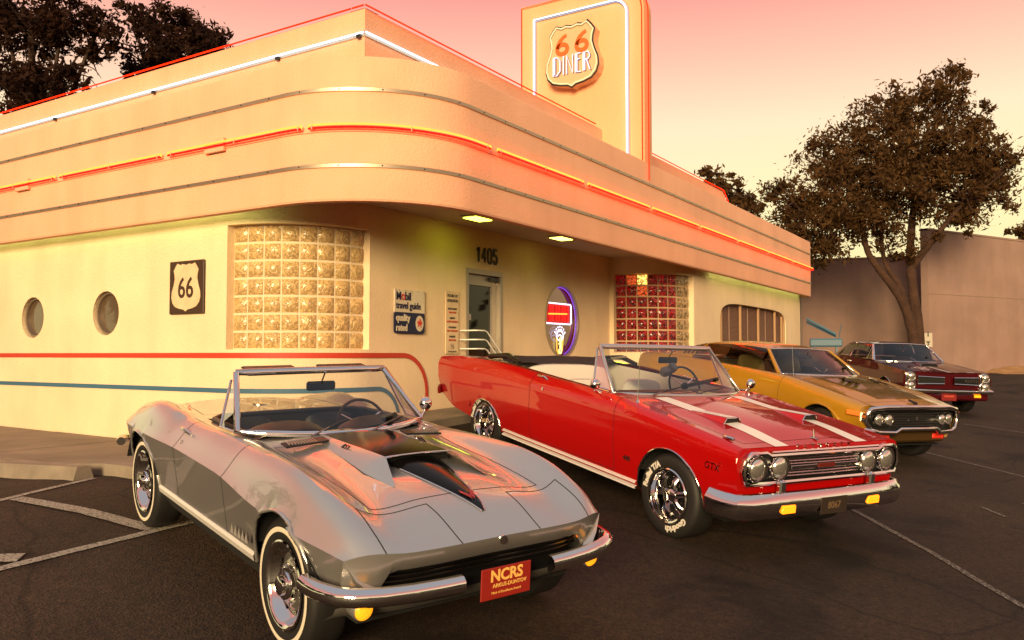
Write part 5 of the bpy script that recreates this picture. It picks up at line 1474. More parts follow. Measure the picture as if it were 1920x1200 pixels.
        for k in range(13):
            MB().box((.545, sd * (.285 + k * .019), .8995 + .0008 * 0), (.07, .006, .008), rot=(0, R(7), 0)).build('vent_fin', SILVER, cv)
    # hood scoop with its black band
    def hz(x): p, _ = surf(x, K - .001, 1); return p.z
    st = np.linspace(.40, 1.15, 14); G = []; Gs = []
    for x in st:
        t = (x - .40) / .75; up = .012 + .048 * t ** 1.2; z0 = hz(x); w1 = .225 - .02 * t; w2 = .29 + .05 * t
        G.append([(x, y * w1, z0 + up + .006 * (1 - y * y)) for y in (1, .5, 0, -.5, -1)])
        Gs.append([(x, s_ * yv, zv) for s_, yv, zv in ((1, w2, z0 - .012), (1, w1, z0 + up), (-1, w1, z0 + up), (-1, w2, z0 - .012))])
    for x in np.linspace(1.18, 1.40, 6):
        t = (x - 1.15) / .25; z0 = hz(x); w1 = .205 + .085 * t; w2 = .34 - .035 * t; up = .06 * (1 - t) ** 1.1
        Gs.append([(x, s_ * yv, zv) for s_, yv, zv in ((1, w2, z0 - .014), (1, w1, z0 + up - .004), (-1, w1, z0 + up - .004), (-1, w2, z0 - .014))])
    STRP = pmat('black_stripe', (.005, .0045, .0045), .12, spec=.18)
    sc = MB().grid([[r_[0], (r_[0][0], r_[0][1] * .62 + r_[1][1] * .38, r_[0][2] * .45 + r_[1][2] * .55), r_[1]] for r_ in Gs]).grid([[r_[2], (r_[3][0], r_[3][1] * .62 + r_[2][1] * .38, r_[3][2] * .45 + r_[2][2] * .55), r_[3]] for r_ in Gs]).build('hood_scoop', SILVER, root, smooth=45)
    MB().grid(G).build('scoop_stripe', STRP, sc, smooth=50)
    # flared lip forward over the mouth
    x = 1.15; z0 = hz(x); w1 = .205
    mth = MB(); mth.add([(x - .02, w1, z0 + .056), (x - .02, -w1, z0 + .056), (x - .06, -w1 - .05, z0 - .01), (x - .06, w1 + .05, z0 - .01)], [(0, 1, 2, 3)]); mth.build('scoop_mouth', DARK, sc)
    MB().tube([(x + .0, w1 + .004, z0 + .058), (x + .008, w1 * .5, z0 + .064), (x + .012, 0, z0 + .066), (x + .008, -w1 * .5, z0 + .064), (x + .0, -w1 - .004, z0 + .058)], .006, 6).build('scoop_trim', CHROME, sc, smooth=60)
    for sd in (1, -1):
        m_ = MB() if True else None; 0 and m_.add([(x - .01, sd * w1, hz(x) + .057), (x - .02, sd * .34, hz(x) - .012), (x + .19, sd * .27, hz(x + .19) - .006)], [(0, 1, 2) if sd < 0 else (0, 2, 1)])
        mb = MB(); put_text(mb, '427', .055, (.78, sd * .262, hz(.8) + .022), (1 if sd < 0 else -1, 0, -.03), (0, -sd * .55, .8), bold=.001, depth=.002); mb.build('badge', BLACK, sc)
    # stinger
    st = np.linspace(1.05, 1.78, 14); G = []; E1 = []; E2 = []
    for x in st:
        t = (x - 1.05) / .73; w_ = .165 * (1 - t) ** .85 + .006; up = .026 * (1 - t) + .006; z0 = hz(x)
        G.append([(x, w_, z0 + .002), (x, w_ * .72, z0 + up), (x, 0, z0 + up + .010 * (1 - t)), (x, -w_ * .72, z0 + up), (x, -w_, z0 + .002)]); E1.append((x, w_ + .004, z0 + .004)); E2.append((x, -w_ - .004, z0 + .004))
    MB().grid(G).build('hood_stripe', STRP, sc, smooth=30)
    MB().tube(E1, .0045, 5).tube(E2, .0045, 5).build('stripe_edge', CHROME, sc, smooth=60)
    em = MB()
    for sg in (1, -1):
        em.add([(1.66, sg * .0, hz(1.66) + .018), (1.60, sg * .034, hz(1.60) + .020), (1.63, sg * .040, hz(1.63) + .020), (1.70, sg * .006, hz(1.70) + .016)], [(0, 1, 2, 3)])
    em.build('crossed_flag_emblem', pmat('emblem_red', (.45, .03, .03), .25, .6), sc)
    p, n = surf(1.93, K - .001, 1); MB().lathe([(.022, 0), (.022, .006), (0, .008)], 16, Matrix.Translation((1.948, 0, .622)) @ Matrix(((0, 1, 0, 0), (-1, 0, 0, 0), (0, 0, 1, 0), (0, 0, 0, 1)))).build('nose_badge', CHROME, root)
    # windshield
    base = lambda t: (.40 - .265 * abs(t) ** 2.0, -t * .655, .905 - .01 * (1 - abs(t)))
    top = lambda t: (-.135 - .075 * t * t, -t * .545, 1.235 - .012 * t * t)
    wsd = windshield_parts(root, base, top, .021, CHROME, GLASS)
    MB().tube([Vector(top(t)) + Vector((-.01, 0, .006)) for t in np.linspace(-1, 1, 13)], .021, 8).build('header_rail', pmat('header_silver', (.50, .47, .43), .25, .9), wsd, smooth=60)
    for sd in (1, -1):
        m_ = MB(); m_.box((-.30, sd * .27, 1.235), (.17, .36, .016), rot=(0, R(6), 0), bev=.006); m_.build('sun_visor', VINYL_BLACK, root)
    rear_mirror(root, (-.10, .0, 1.135), .21, .062)
    wiper(root, (.42, -.30, .90), (.24, .02, .935), .02); wiper(root, (.42, .12, .905), (.25, .42, .935), .02)
    # cockpit
    tub = MB()
    fl = [(-.62, .56), (.22, .56), (.22, -.56), (-.62, -.56)]
    tub.add([(x, y, .30) for x, y in fl] + [(x, y * 1.02, .868) for x, y in fl], [(3, 2, 1, 0), (0, 1, 5, 4), (1, 2, 6, 5), (2, 3, 7, 6), (3, 0, 4, 7)])
    tub.build('cockpit_tub', VINYL_BLACK, root)
    # cockpit coaming
    rim = [(.20, .58, .885), (-.2, .59, .888), (-.5, .575, .885), (-.60, .50, .885), (-.63, .2, .884), (-.63, -.2, .884), (-.60, -.50, .885), (-.5, -.575, .885), (-.2, -.59, .888), (.20, -.58, .885)]
    MB().tube(rim, .018, 8).build('cockpit_coaming', VINYL_BLACK, root, smooth=60)
    MAR = pmat('dash_vinyl', (.055, .028, .022), .4)
    for yc in (-.33, .33):
        G = []
        for a in np.linspace(0, PI, 15):
            G.append([(.26, yc + .27 * math.cos(a), .84 + .075 * math.sin(a)), (.10, yc + .275 * math.cos(a), .84 + .11 * math.sin(a)), (.03, yc + .27 * math.cos(a), .835 + .10 * math.sin(a)), (.03, yc + .22 * math.cos(a), .82 + .075 * math.sin(a)), (.07, yc, .80)])
        MB().grid(G).build('dashboard', MAR, root, smooth=60)
    steering(root, (-.10, .33, .84), .19, R(-24), pmat('wood_rim', (.10, .035, .015), .3))
    for yc in (-.32, .32): seat(root, -.28, yc, .44, .46, VINYL_BLACK, .43)
    door_mirror(root, (-.02, .79, .985), 1, (-.02, .76, .885))
    # licence plate
    PLR = pmat('plate_red', (.28, .018, .012), .4)
    pt = MB().box((1.985, .0, .43), (.008, .305, .155), bev=.003).build('licence_plate', PLR, root)
    mb = MB(); PY = pmat('plate_yellow', (.85, .50, .12), .5)
    put_text(mb, 'NCRS', .078, (1.9905, 0, .465), (0, 1, 0), (0, 0, 1), bold=.0025, depth=.0006); put_text(mb, 'ARKUS-DUNTOV', .027, (1.9905, .02, .418), (0, 1, 0), (0, 0, 1), bold=.0004, depth=.0006); put_text(mb, 'Mark of Excellence Award', .017, (1.9905, 0, .385), (0, 1, 0), (0, 0, 1), depth=.0006)
    mb.build('plate_lettering', PY, pt)
    mb = MB(); mb.box((0, 0, .27), (3.4, 1.30, .02)); mb.build('underbody', DARK, root)
    MB().box((1.0, 0, .5), (1.2, .9, .35)).build('engine_block', DARK, root)
    # tail cap
    mb = MB(); end_cap(mb, V, 0); mb.build('tail_panel', SILVER, root)
    for sd in (1, -1):
        # filler bits on the deck
        pass
    MB().lathe([(.055, 0), (.055, .006), (0, .01)], 24, Matrix.Translation((-1.15, 0, .868)) @ Matrix.Rotation(PI / 2, 4, 'X')).build('fuel_cap', CHROME, root)
    return root
silver_car()
# ---------------------------------------------------------------- red convertible
REDP = paint('red_paint', (.40, .0025, .0025), 0., .35, spec=.12)
def box_bumper(root, path, z0, z1, depth, name='bumper', crease=.45, mat=None):
    h = z1 - z0; prof = [(-.02, z0), (depth * .45, z0), (depth * .72, z0 + h * .10), (depth * .92, z0 + h * .40), (depth, z0 + h * .60), (depth * .95, z0 + h * .68), (depth * .30, z1 - h * .03), (depth * .12, z1), (-.02, z1)]
    mb = MB(); sweep_plan(mb, path, prof); return mb.build(name, mat or CHROME, root, smooth=32)
def mirror_path(half):
    """half: points from the car's right side to the centre (y negative to 0); returns the whole path right to left"""
    return half + [(x, -y) for x, y in half[::-1] if abs(y) > 1e-6]
def common_under(root, L, W_, z=.26):
    MB().box((0, 0, z), (L, W_, .02)).build('underbody', DARK, root); MB().box((1.3, 0, .55), (1.0, 1.0, .4)).build('engine_block', DARK, root)
def tub_(root, x0, x1, w_, z0, z1, mat):
    m_ = MB(); fl = [(x0, w_), (x1, w_), (x1, -w_), (x0, -w_)]
    m_.add([(x, y, z0) for x, y in fl] + [(x, y, z1) for x, y in fl], [(3, 2, 1, 0), (0, 1, 5, 4), (1, 2, 6, 5), (2, 3, 7, 6), (3, 0, 4, 7)])
    return m_.build('cabin_tub', mat, root)

def red_car():
    root = thing('convertible_car', 'red open muscle car with twin silver hood stripes and white lettered tyres', 'car', pose(7.799, 3.486, -1.281, R(-115.88), .0420, .1233))
    XN, XT = 2.17, -2.76
    ln = [([(XT, .70, .42), (-2.2, .76, .30), (-1, .78, .24), (1, .78, .24), (1.9, .76, .30), (XN, .74, .40)], True, 2),
          ([(XT, .80, .46), (-2.2, .88, .36), (-1, .905, .31), (1, .905, .31), (1.9, .90, .36), (XN, .88, .46)], True, 6),
          ([(XT, .87, .66), (-2.2, .945, .67), (-1, .965, .68), (1, .965, .68), (1.8, .955, .66), (XN, .93, .64)], True, 6),
          ([(XT, .865, .86), (-2.2, .92, .93), (-1, .94, .975), (0, .935, .975), (.8, .935, .97), (1.6, .935, .91), (XN, .925, .855)], False, 3),
          ([(XT, .84, .90), (-2.2, .885, .975), (-1, .90, 1.025), (-.3, .895, 1.01), (.6, .895, 1.01), (1.2, .895, .965), (1.8, .89, .915), (XN, .885, .872)], True, 3),
          ([(XT, .78, .905), (-2.2, .80, .98), (-1, .82, 1.03), (-.3, .82, 1.02), (.6, .82, 1.012), (1.2, .80, .962), (1.8, .79, .912), (XN, .78, .870)], False, 5),
          ([(XT, .50, .90), (-2.2, .50, .965), (-1, .50, 1.0), (.6, .55, 1.005), (1.2, .55, .972), (1.8, .54, .922), (2.05, .53, .885), (XN, .53, .868)], False, 6),
          ([(XT, 0, .90), (-2.2, 0, .965), (-1, 0, 1.0), (.6, 0, 1.02), (1.2, 0, .990), (1.8, 0, .940), (2.05, 0, .895), (XN, 0, .866)], False, 6)]
    xs = np.unique(np.concatenate([np.linspace(XT, XN, 150), [-1.62, .58, .78, 2.07, -.56, -1.8]]))
    WX, WZ, AR = 1.473, .335, .375
    def part(x, s, y, z, side):
        lr = '|L' if side > 0 else '|R'
        if -1.62 < x < .58 and s > 5.02: return None
        if .78 < x < 2.07 and s > 5.0: return 'hood'
        if -.56 < x < .78 and 1.15 < s < 4.99: return 'door' + lr
        if x < -1.8 and s > 5.0: return 'trunk_lid'
        return 'body'
    def bend(V):
        V = V.copy(); yy = np.abs(V[..., 1]); x = V[..., 0].copy()
        V[..., 0] = x + .06 * sm((.88 - yy) / .9) * sm((x - 1.6) / .6) * 0 + 0 * x
        return V
    ob, surf, V, S, nh = loft_body(ln, xs, [(WX, WZ, AR, 2.3), (-WX, .26, .335, 2.0)], part, {'body': REDP}, root, bend, sharp=22)
    K = len(ln) - 1
    mb = MB(); end_cap(mb, V, len(V) - 1, flip=True); mb.build('front_panel', REDP, root); mb = MB(); end_cap(mb, V, 0); mb.build('tail_panel', REDP, root)
    # grille: bright frame with lamp surrounds, dark field, bars
    X = XN + .012
    fr = [(-.875, .615), (-.62, .610), (.62, .610), (.875, .615), (.905, .70), (.885, .80), (.84, .838), (.69, .838), (.64, .815), (-.64, .815), (-.69, .838), (-.84, .838), (-.885, .80), (-.905, .70)]
    MB().prism(fr, (X - .008, 0, 0), (0, 1, 0), (0, 0, 1), .004).build('grille_back', BLACK, root)
    gf = MB().tube([(X + .03, a, b) for a, b in fr], .016, 6, closed=True).build('grille_frame', CHROME, root, smooth=45)
    G = [[(X - .02, a, b), (X + .03, a, b)] for a, b in fr + fr[:1]]
    MB().grid(G).build('grille_rim', CHROME, root, smooth=30)
    for k, z in enumerate(np.linspace(.650, .785, 7)):
        if k == 3: continue
        MB().tube([(X + .014, -.42, z), (X + .022, 0, z), (X + .014, .42, z)], .0055, 5).build('grille_bar', pmat('grille_silver', (.55, .53, .5), .2, 1.0), root, smooth=60)
    for y in np.linspace(-.40, .40, 15): MB().box((X + .008, y, .717), (.006, .005, .15)).build('grille_fin', MATS['grille_silver'], root)
    MB().box((X + .026, 0, .717), (.014, .80, .024), bev=.004).build('centre_bar', MATS['grille_silver'], root)
    MB().box((X + .036, 0, .717), (.012, .20, .036), bev=.004).build('centre_emblem', pmat('emblem_dark', (.12, .015, .01), .3), root)
    for y in (-.765, -.525, .525, .765):
        lamp(root, (X + .028, y, .722), .082, .022, .05)
    MB().tube([(X + .034, -.63, .842), (X + .036, 0, .842), (X + .034, .63, .842)], .012, 6).build('hood_edge_trim', CHROME, root, smooth=50)
    # bumper: wraps the corners
    path = mirror_path([(1.97, -.972), (2.04, -.975), (2.12, -.965), (2.20, -.93), (2.235, -.85), (2.25, -.6), (2.262, -.3), (2.265, 0)])
    bm = box_bumper(root, path, .36, .545, .055)
    box_bumper(root, [(x, y) for x, y in mirror_path([(-2.70, .872), (-2.755, .86), (-2.775, .80), (-2.78, .4), (-2.78, 0)])], .45, .56, .022)
    MB().box((2.16, 0, .40), (.10, 1.70, .12)).build('valance', pmat('dark_red', (.10, .004, .004), .5), root)
    for sd in (1, -1):
        MB().box((2.306, sd * .50, .432), (.022, .155, .060), bev=.010).build('turn_signal', ORANGE, root)
        MB().box((2.245, sd * .53, .585), (.05, .07, .10), bev=.012).build('bumper_guard', CHROME, root)
        for ax, sty in ((WX, 'magnum'), (-WX, 'magnum')): wheel(root, ax, .81 * sd, WZ, sty, sd)
        wheel_well(root, WX, WZ, AR + .012, sd, .5, .94); wheel_well(root, -WX, WZ, AR, sd, .5, .93)
        fender_lip(surf, V, S, nh, WX, WZ, AR, sd, CHROME, root, r_=.010, a0=-3, a1=183); fender_lip(surf, V, S, nh, -WX, .26, .335, sd, CHROME, root, r_=.010, a0=-3, a1=183)
        for zz, nm_ in ((.345, 'rocker_trim'), (.300, 'rocker_trim')):
            G = [[(x, sd * .905, zz - .016), (x, sd * .930, zz - .013), (x, sd * .926, zz - .002), (x, sd * .905, zz + .013)] for x in np.linspace(-1.08, 1.08, 8)]
            MB().grid(G, flip=sd > 0).build(nm_, TRIM, root, smooth=30)
        p, n = surf(-.40, 3.3, sd); door = ob['door|L' if sd > 0 else 'door|R']
        MB().tube([p + n * .006 + Vector((-.09, 0, 0)), p + n * .032 + Vector((-.06, 0, .003)), p + n * .032 + Vector((.05, 0, 0)), p + n * .006 + Vector((.08, 0, -.004))], [.009, .012, .011, .008], 7).build('handle', CHROME, door, smooth=60)
        p, n = surf(-.33, 2.7, sd); MB().lathe([(.016, 0), (.016, .008), (0, .010)], 14, Matrix.Translation(p) @ n.to_track_quat('Y', 'Z').to_matrix().to_4x4()).build('lock', CHROME, door)
        # badges on the fender
        mb = MB(); mb.box((1.93, sd * .945, .735), (.19, .008, .022), bev=.003); mb.build('badge', CHROME, root)
        mb = MB(); put_text(mb, 'GTX', .075, (1.95, sd * .958, .690), (-sd, 0, 0), (0, 0, 1), depth=.002); mb.build('badge', CHROME, root)
        mb = MB(); put_text(mb, '440', .06, (.97, sd * .952, .52), (-sd, 0, 0), (0, 0, 1), depth=.002); mb.build('badge', BLACK, root)
        # fender top turn indicator, hood scoop, stripe
        p, n = surf(1.98, 4.4, sd); MB().box(p + n * .014, (.11, .028, .026), bev=.008).build('fender_indicator', CHROME, root, smooth=40)
        ys = .47
        def hp(x, y):
            lo, hi = 5.0, K - .001
            for _ in range(30):
                m_ = (lo + hi) / 2; q, _n = surf(x, m_, sd)
                if abs(q.y) > y: lo = m_
                else: hi = m_
            return surf(x, (lo + hi) / 2, sd)
        STR = pmat('silver_stripe', (.84, .80, .74), .4, .0, coat=.1)
        for x0, x1 in ((.80, 1.28), (1.62, 2.165)):
            pts = []; ns = []
            for x in np.linspace(x0, x1, 14): q, n_ = hp(x, ys); pts.append(q); ns.append(n_)
            m_ = MB(); ribbon(m_, pts, ns, .150, .003); m_.build('hood_stripe', STR, ob['hood'], smooth=60)
        G = []
        for x in np.linspace(1.25, 1.66, 8):
            t = (x - 1.25) / .41; q, n_ = hp(x, ys); up = .048 * t ** 1.1; G.append([q + Vector((0, a * sd, b)) for a, b in ((.10, -.003), (.068, up), (-.068, up), (-.10, -.003))])
        sc = MB().grid(G, flip=sd < 0).build('hood_scoop', REDP, ob['hood'], smooth=30)
        G2 = [[(r_[1] + Vector((0, 0, .002))).lerp(r_[2] + Vector((0, 0, .002)), .06), (r_[1] + Vector((0, 0, .002))).lerp(r_[2] + Vector((0, 0, .002)), .94)] for r_ in G]
        MB().grid(G2, flip=sd < 0).build('scoop_stripe', STR, sc)
        r_ = G[-1]; m_ = MB(); m_.add([p + Vector((-.015, 0, 0)) for p in r_], [(0, 1, 2, 3)]); m_.build('scoop_mouth', DARK, sc)
        MB().tube(r_, .006, 5).build('scoop_trim', CHROME, sc)
        door_mirror(root, (.50, sd * .985, 1.075), sd, (.50, sd * .915, 1.0))
        # vent window
        A = Vector((.17, sd * .715, 1.375)); B_ = Vector((.52, sd * .815, 1.02)); C_ = Vector((.28, sd * .83, 1.02)); A2 = Vector((.15, sd * .72, 1.36))
        f_ = MB().tube([A2, C_, B_], .011, 7).build('vent_window_frame', CHROME, root, smooth=60); m_ = MB(); m_.add([A, B_, C_], [(0, 1, 2)]); m_.build('vent_glass', VENT, f_)
        # belt trim
        pts = [surf(x, 4.5, sd)[0] + Vector((0, 0, .004)) for x in np.linspace(-1.6, .55, 12)]; MB().tube(pts, .007, 5).build('belt_trim', CHROME, root, smooth=60)
        MB().box((XT - .001, sd * .56, .78), (.012, .40, .10), bev=.004).build('tail_light', REDLENS, root)
    # letters across the hood lip
    mb = MB()
    for k, ch in enumerate('PLYMOUTH'): put_text(mb, ch, .042, (XN + .004, -.30 + k * .086, .862), (0, 1, 0), (-.3, 0, 1), bold=.001, depth=.003)
    mb.build('hood_lettering', CHROME, root)
    orn = MB().box((2.08, 0, .895), (.07, .03, .012), bev=.004).build('hood_ornament', CHROME, root); MB().tube([(2.08, 0, .89), (2.065, 0, .965)], [.007, .004], 6).build('blade', CHROME, orn)
    # antenna
    an = MB().tube([(.92, -.84, 1.0), (.86, -.81, 1.50)], [.003, .0015], 5).build('antenna', CHROME, root); MB().lathe([(.022, 0), (.016, .012), (.006, .03)], 12, Matrix.Translation((.92, -.84, .985)) @ Matrix.Rotation(PI / 2, 4, 'X')).build('antenna_base', CHROME, an)
    # windshield, deep curved
    base = lambda t: (.80 - .265 * abs(t) ** 2.2, -t * .80, 1.0 + .012 * (1 - t * t))
    top = lambda t: (.235 - .065 * t * t, -t * .705, 1.385 - .010 * t * t)
    wsd = windshield_parts(root, base, top, .018, pmat('bright_post', (.66, .62, .58), .2, .9), GLASS)
    MB().tube([Vector(top(t)) + Vector((-.012, 0, .004)) for t in np.linspace(-1, 1, 13)], .026, 8).build('header_rail', MATS['bright_post'], wsd, smooth=60)
    rear_mirror(root, (.30, .03, 1.275), .24, .06)
    wiper(root, (.76, -.52, 1.02), (.60, -.08, 1.05), .01); wiper(root, (.78, -.02, 1.03), (.66, .42, 1.05), .01)
    # interior: white
    tub_(root, -1.62, .58, .80, .32, 1.0, VINYL_WHITE)
    MB().box((.52, 0, .93), (.30, 1.56, .16), bev=.06).build('dashboard', VINYL_BLACK, root, smooth=60)
    steering(root, (.18, .40, 1.0), .20, R(-24))
    for yc in (-.38, .38): seat(root, -.12, yc, .50, .58, VINYL_WHITE, .47)
    seat(root, -.98, 0, .55, 1.30, VINYL_WHITE, .46, R(10), 'rear_seat')
    # folded top stack
    rf = random.Random(9); G = []
    for i in range(25):
        a = i / 24 * PI; y = -.76 * math.cos(a); xo = -1.62 + .26 * math.sin(a) ** .5 * 0
        row = []
        for j in range(9):
            u = j / 8; row.append((-1.32 - .48 * u, y * (1 + .0 * u), 1.01 + .045 * math.sin(PI * u) + .018 * math.sin(u * 19 + i * .4) + rf.uniform(-.006, .006)))
        G.append(row)
    ft = MB().grid(G, flip=False).build('folded_top', pmat('top_canvas', (.016, .013, .012), .7, bump=(60, .5, .01)), root, smooth=50)
    for sd in (1, -1):
        MB().tube([(-1.05, sd * .80, 1.055), (-1.30, sd * .79, 1.10), (-1.75, sd * .76, 1.04)], [.022, .03, .02], 7).build('top_bow', BLACK, ft, smooth=60)
        MB().tube([(-1.22, sd * .78, 1.12), (-1.42, sd * .72, 1.07)], .014, 6).build('top_link', pmat('link_grey', (.4, .36, .28), .4, .6), ft)
    # fuzzy dice under the mirror
    dc = VINYL_WHITE
    d1 = MB().box((.33, -.02, 1.165), (.085, .085, .085), rot=(.3, .4, .2), bev=.016).build('hanging_die', pmat('plush_white', (.55, .5, .45), .95), root); MB().tube([(.31, .01, 1.25), (.33, -.02, 1.19)], .003, 4).build('string', WHITE, d1)
    d2 = MB().box((.34, .06, 1.205), (.085, .085, .085), rot=(.1, .7, .5), bev=.016).build('hanging_die', MATS['plush_white'], root); MB().tube([(.31, .03, 1.25), (.34, .06, 1.22)], .003, 4).build('string', WHITE, d2)
    pt = MB().box((2.320, 0, .43), (.006, .305, .13)).build('licence_plate', pmat('plate_dark', (.03, .02, .015), .5), root); mb = MB(); put_text(mb, '8067', .075, (2.3245, 0, .43), (0, 1, 0), (0, 0, 1), bold=.001, depth=.0005); mb.build('plate_lettering', pmat('plate_dim', (.16, .10, .05), .5), pt)
    common_under(root, 3.9, 1.5)
    return root
red_car()

# ---------------------------------------------------------------- hardtop helper
def hardtop(root, belt, edge, mid, cen, x0, x1, x_side, x_roof, mats, nx=46):
    """greenhouse loft; x1 = header, x_side = rear end of the side glass, x_roof = rear end of the roof panel"""
    ln = [(belt, True, 5), (edge, False, 4), (mid, False, 4), (cen, False, 4)]
    def part(x, s, y, z, side):
        if s < .95: return ('side_window' + ('|L' if side > 0 else '|R')) if x > x_side(s) else 'roof'
        if s < 1.4: return 'roof'
        return 'roof' if x > x_roof else 'rear_window'
    xr = x_roof
    return loft_body(ln, np.unique(np.concatenate([np.linspace(x0, x1, nx), [x_roof]])), [], part, mats, root, None, sharp=40, seam_w=.008)

# ---------------------------------------------------------------- gold hardtop
GOLD = paint('gold_paint', (.43, .215, .012), .15, .35, spec=.25)
def gold_car():
    root = thing('hardtop_car', 'gold fastback muscle car with a chrome loop bumper, between the red and maroon cars', 'car', pose(12.982, 3.265, -1.225, R(-121.05), .0320, .1081))
    XN, XT = 2.16, -2.86
    ln = [([(XT, .70, .45), (-2.2, .78, .32), (-1, .80, .24), (1, .80, .24), (1.9, .76, .30), (XN, .70, .38)], True, 2),
          ([(XT, .78, .50), (-2.2, .89, .38), (-1, .91, .31), (1, .91, .31), (1.9, .89, .38), (XN, .80, .46)], True, 6),
          ([(XT, .86, .66), (-2.2, .975, .64), (-1, .985, .62), (1, .985, .62), (1.7, .975, .62), (XN, .90, .62)], False, 6),
          ([(XT, .84, .86), (-2.2, .94, .92), (-1, .945, .93), (.6, .945, .93), (1.4, .95, .85), (1.9, .935, .80), (XN, .88, .755)], False, 4),
          ([(XT, .78, .93), (-2.2, .86, 1.0), (-1.2, .87, 1.01), (.0, .875, 1.0), (.6, .88, .995), (1.2, .885, .935), (1.7, .875, .865), (XN, .83, .785)], False, 4),
          ([(XT, .70, .945), (-2.2, .76, 1.01), (-1.2, .78, 1.015), (.6, .79, 1.0), (1.2, .79, .935), (1.7, .77, .868), (XN, .72, .79)], False, 5),
          ([(XT, .4, .95), (-2.2, .45, 1.0), (-1.2, .45, 1.0), (.6, .45, 1.01), (1.2, .45, .962), (1.7, .44, .895), (XN, .40, .80)], False, 5),
          ([(XT, 0, .95), (-2.2, 0, 1.0), (-1.2, 0, 1.0), (.6, 0, 1.02), (1.2, 0, .972), (1.7, 0, .905), (XN, 0, .805)], False, 5)]
    WX, WZ, AR = 1.46, .335, .385
    xs = np.unique(np.concatenate([np.linspace(XT, XN, 130), [-1.55, .52, .72, 2.02, -.62]]))
    def part(x, s, y, z, side):
        lr = '|L' if side > 0 else '|R'
        if -1.55 < x < .52 and s > 5.05: return None
        if .72 < x < 2.02 and s > 5.0: return 'hood'
        if -.62 < x < .72 and 1.2 < s < 4.6: return 'door' + lr
        return 'body'
    def bend(V):
        V = V.copy(); yy = np.abs(V[..., 1]); x = V[..., 0].copy()
        V[..., 0] = x - .13 * (yy / .9) ** 3 * sm((x - 1.5) / .6) + .1 * (yy / .9) ** 3 * sm((-2.2 - x) / .6); return V
    ob, surf, V, S, nh = loft_body(ln, xs, [(WX, WZ, AR, 2.6), (-WX, WZ, AR, 2.6)], part, {'body': GOLD}, root, bend, sharp=28)
    mb = MB(); end_cap(mb, V, len(V) - 1, flip=True); mb.build('front_panel', GOLD, root); mb = MB(); end_cap(mb, V, 0); mb.build('tail_panel', GOLD, root)
    # loop bumper round a black grille
    out = [(-.86, .60), (-.80, .50), (-.68, .468), (-.42, .465), (-.34, .515), (.34, .515), (.42, .465), (.68, .468), (.80, .50), (.86, .60), (.855, .70), (.80, .755), (.60, .785), (0, .795), (-.60, .785), (-.80, .755), (-.855, .70)]
    bx = lambda y: XN + .045 - .10 * (abs(y) / .86) ** 3
    MB().add([(bx(a) - .06, a, b) for a, b in out], [tuple(range(len(out)))]).build('grille_back', BLACK, root)
    MB().tube([(bx(a), a * 1.0, b) for a, b in out], .030, 8, closed=True).build('loop_bumper', CHROME, root, smooth=60)
    G = [[(bx(a) - .10, a * 1.02, b), (bx(a) + .012, a * 1.03, b)] for a, b in out + out[:1]]; MB().grid(G).build('bumper_band', CHROME, root, smooth=50)
    gm = pmat('grille_dark', (.03, .03, .03), .4, .5)
    for z in np.linspace(.55, .74, 7): MB().tube([(bx(y) - .045, y, z) for y in np.linspace(-.74, .74, 9)], .006, 5).build('grille_bar', gm, root)
    for y in (-.66, -.50, .50, .66): lamp(root, (bx(y) - .035, y, .628), .066, .014, .04)
    MB().box((bx(0) - .03, 0, .645), (.012, .03, .03)).build('grille_emblem', CHROME, root)
    for sd in (1, -1):
        for ax in (WX, -WX): wheel(root, ax, .82 * sd, WZ, 'plain', sd); wheel_well(root, ax, WZ, AR + .012, sd, .5, .95)
        fender_lip(surf, V, S, nh, WX, WZ, AR, sd, GOLD, root, 'arch_lip', .014, -2, 182); fender_lip(surf, V, S, nh, -WX, WZ, AR, sd, GOLD, root, 'arch_lip', .014, -2, 182)
        MB().box((1.985, sd * .952, .69), (.19, .02, .055), rot=(0, 0, sd * R(-9)), bev=.006).build('side_marker', pmat('marker_orange', (.75, .12, .02), .25, emit=(1, .2, .02), estr=.6), root)
        MB().box((2.10, sd * .52, .40), (.03, .22, .07), bev=.02).build('lower_lamp', pmat('lower_red', (.55, .03, .015), .3, emit=(1, .03, .01), estr=.25), root)
        G = [[(x, sd * .905, .30), (x, sd * .925, .305), (x, sd * .925, .34), (x, sd * .905, .345)] for x in np.linspace(-1.05, 1.05, 6)]; MB().grid(G, flip=sd > 0).build('rocker_trim', CHROME, root)
        p, n = surf(-.42, 3.0, sd); MB().box(p + n * .01, (.17, .02, .03), bev=.006).build('handle', CHROME, ob['door|L' if sd > 0 else 'door|R'])
    MB().box((2.04, 0, .40), (.12, 1.36, .17), bev=.03).build('valance', pmat('dark_gold', (.05, .024, .004), .5), root)
    # hood patch with a bulge and slots, an olive reflection put into its colour
    BLKH = pmat('olive_reflection_band', (.16, .105, .018), .22, .2, coat=.8)
    G = []
    for x in np.linspace(.80, 1.92, 12):
        t = (x - .8) / 1.12; row = []
        for u in np.linspace(-1, 1, 9):
            y = u * (.50 - .06 * t); q = None
            s = 6 + (1 - abs(y) / .45) if abs(y) < .45 else 5 + (.79 - abs(y)) / .34
            p, n = surf(x, min(max(s, 5.0), 6.999), 1 if y >= 0 else -1); bul = .03 * sm((.36 - abs(y)) / .1) * sm((1.62 - x) / .3) * sm((x - .8) / .25)
            row.append((p.x, y, p.z + .003 + bul))
        G.append(row)
    hb = MB().grid(G, flip=True).build('hood_band', BLKH, ob['hood'], smooth=40)
    for sd in (1, -1):
        for k in range(3): MB().box((1.18 + k * .11, sd * .28, surf(1.18 + k * .11, 6.4, sd)[0].z + .04), (.07, .10, .012), rot=(0, R(8), 0)).build('hood_slot', CHROME if k % 2 == 0 else BLACK, hb)
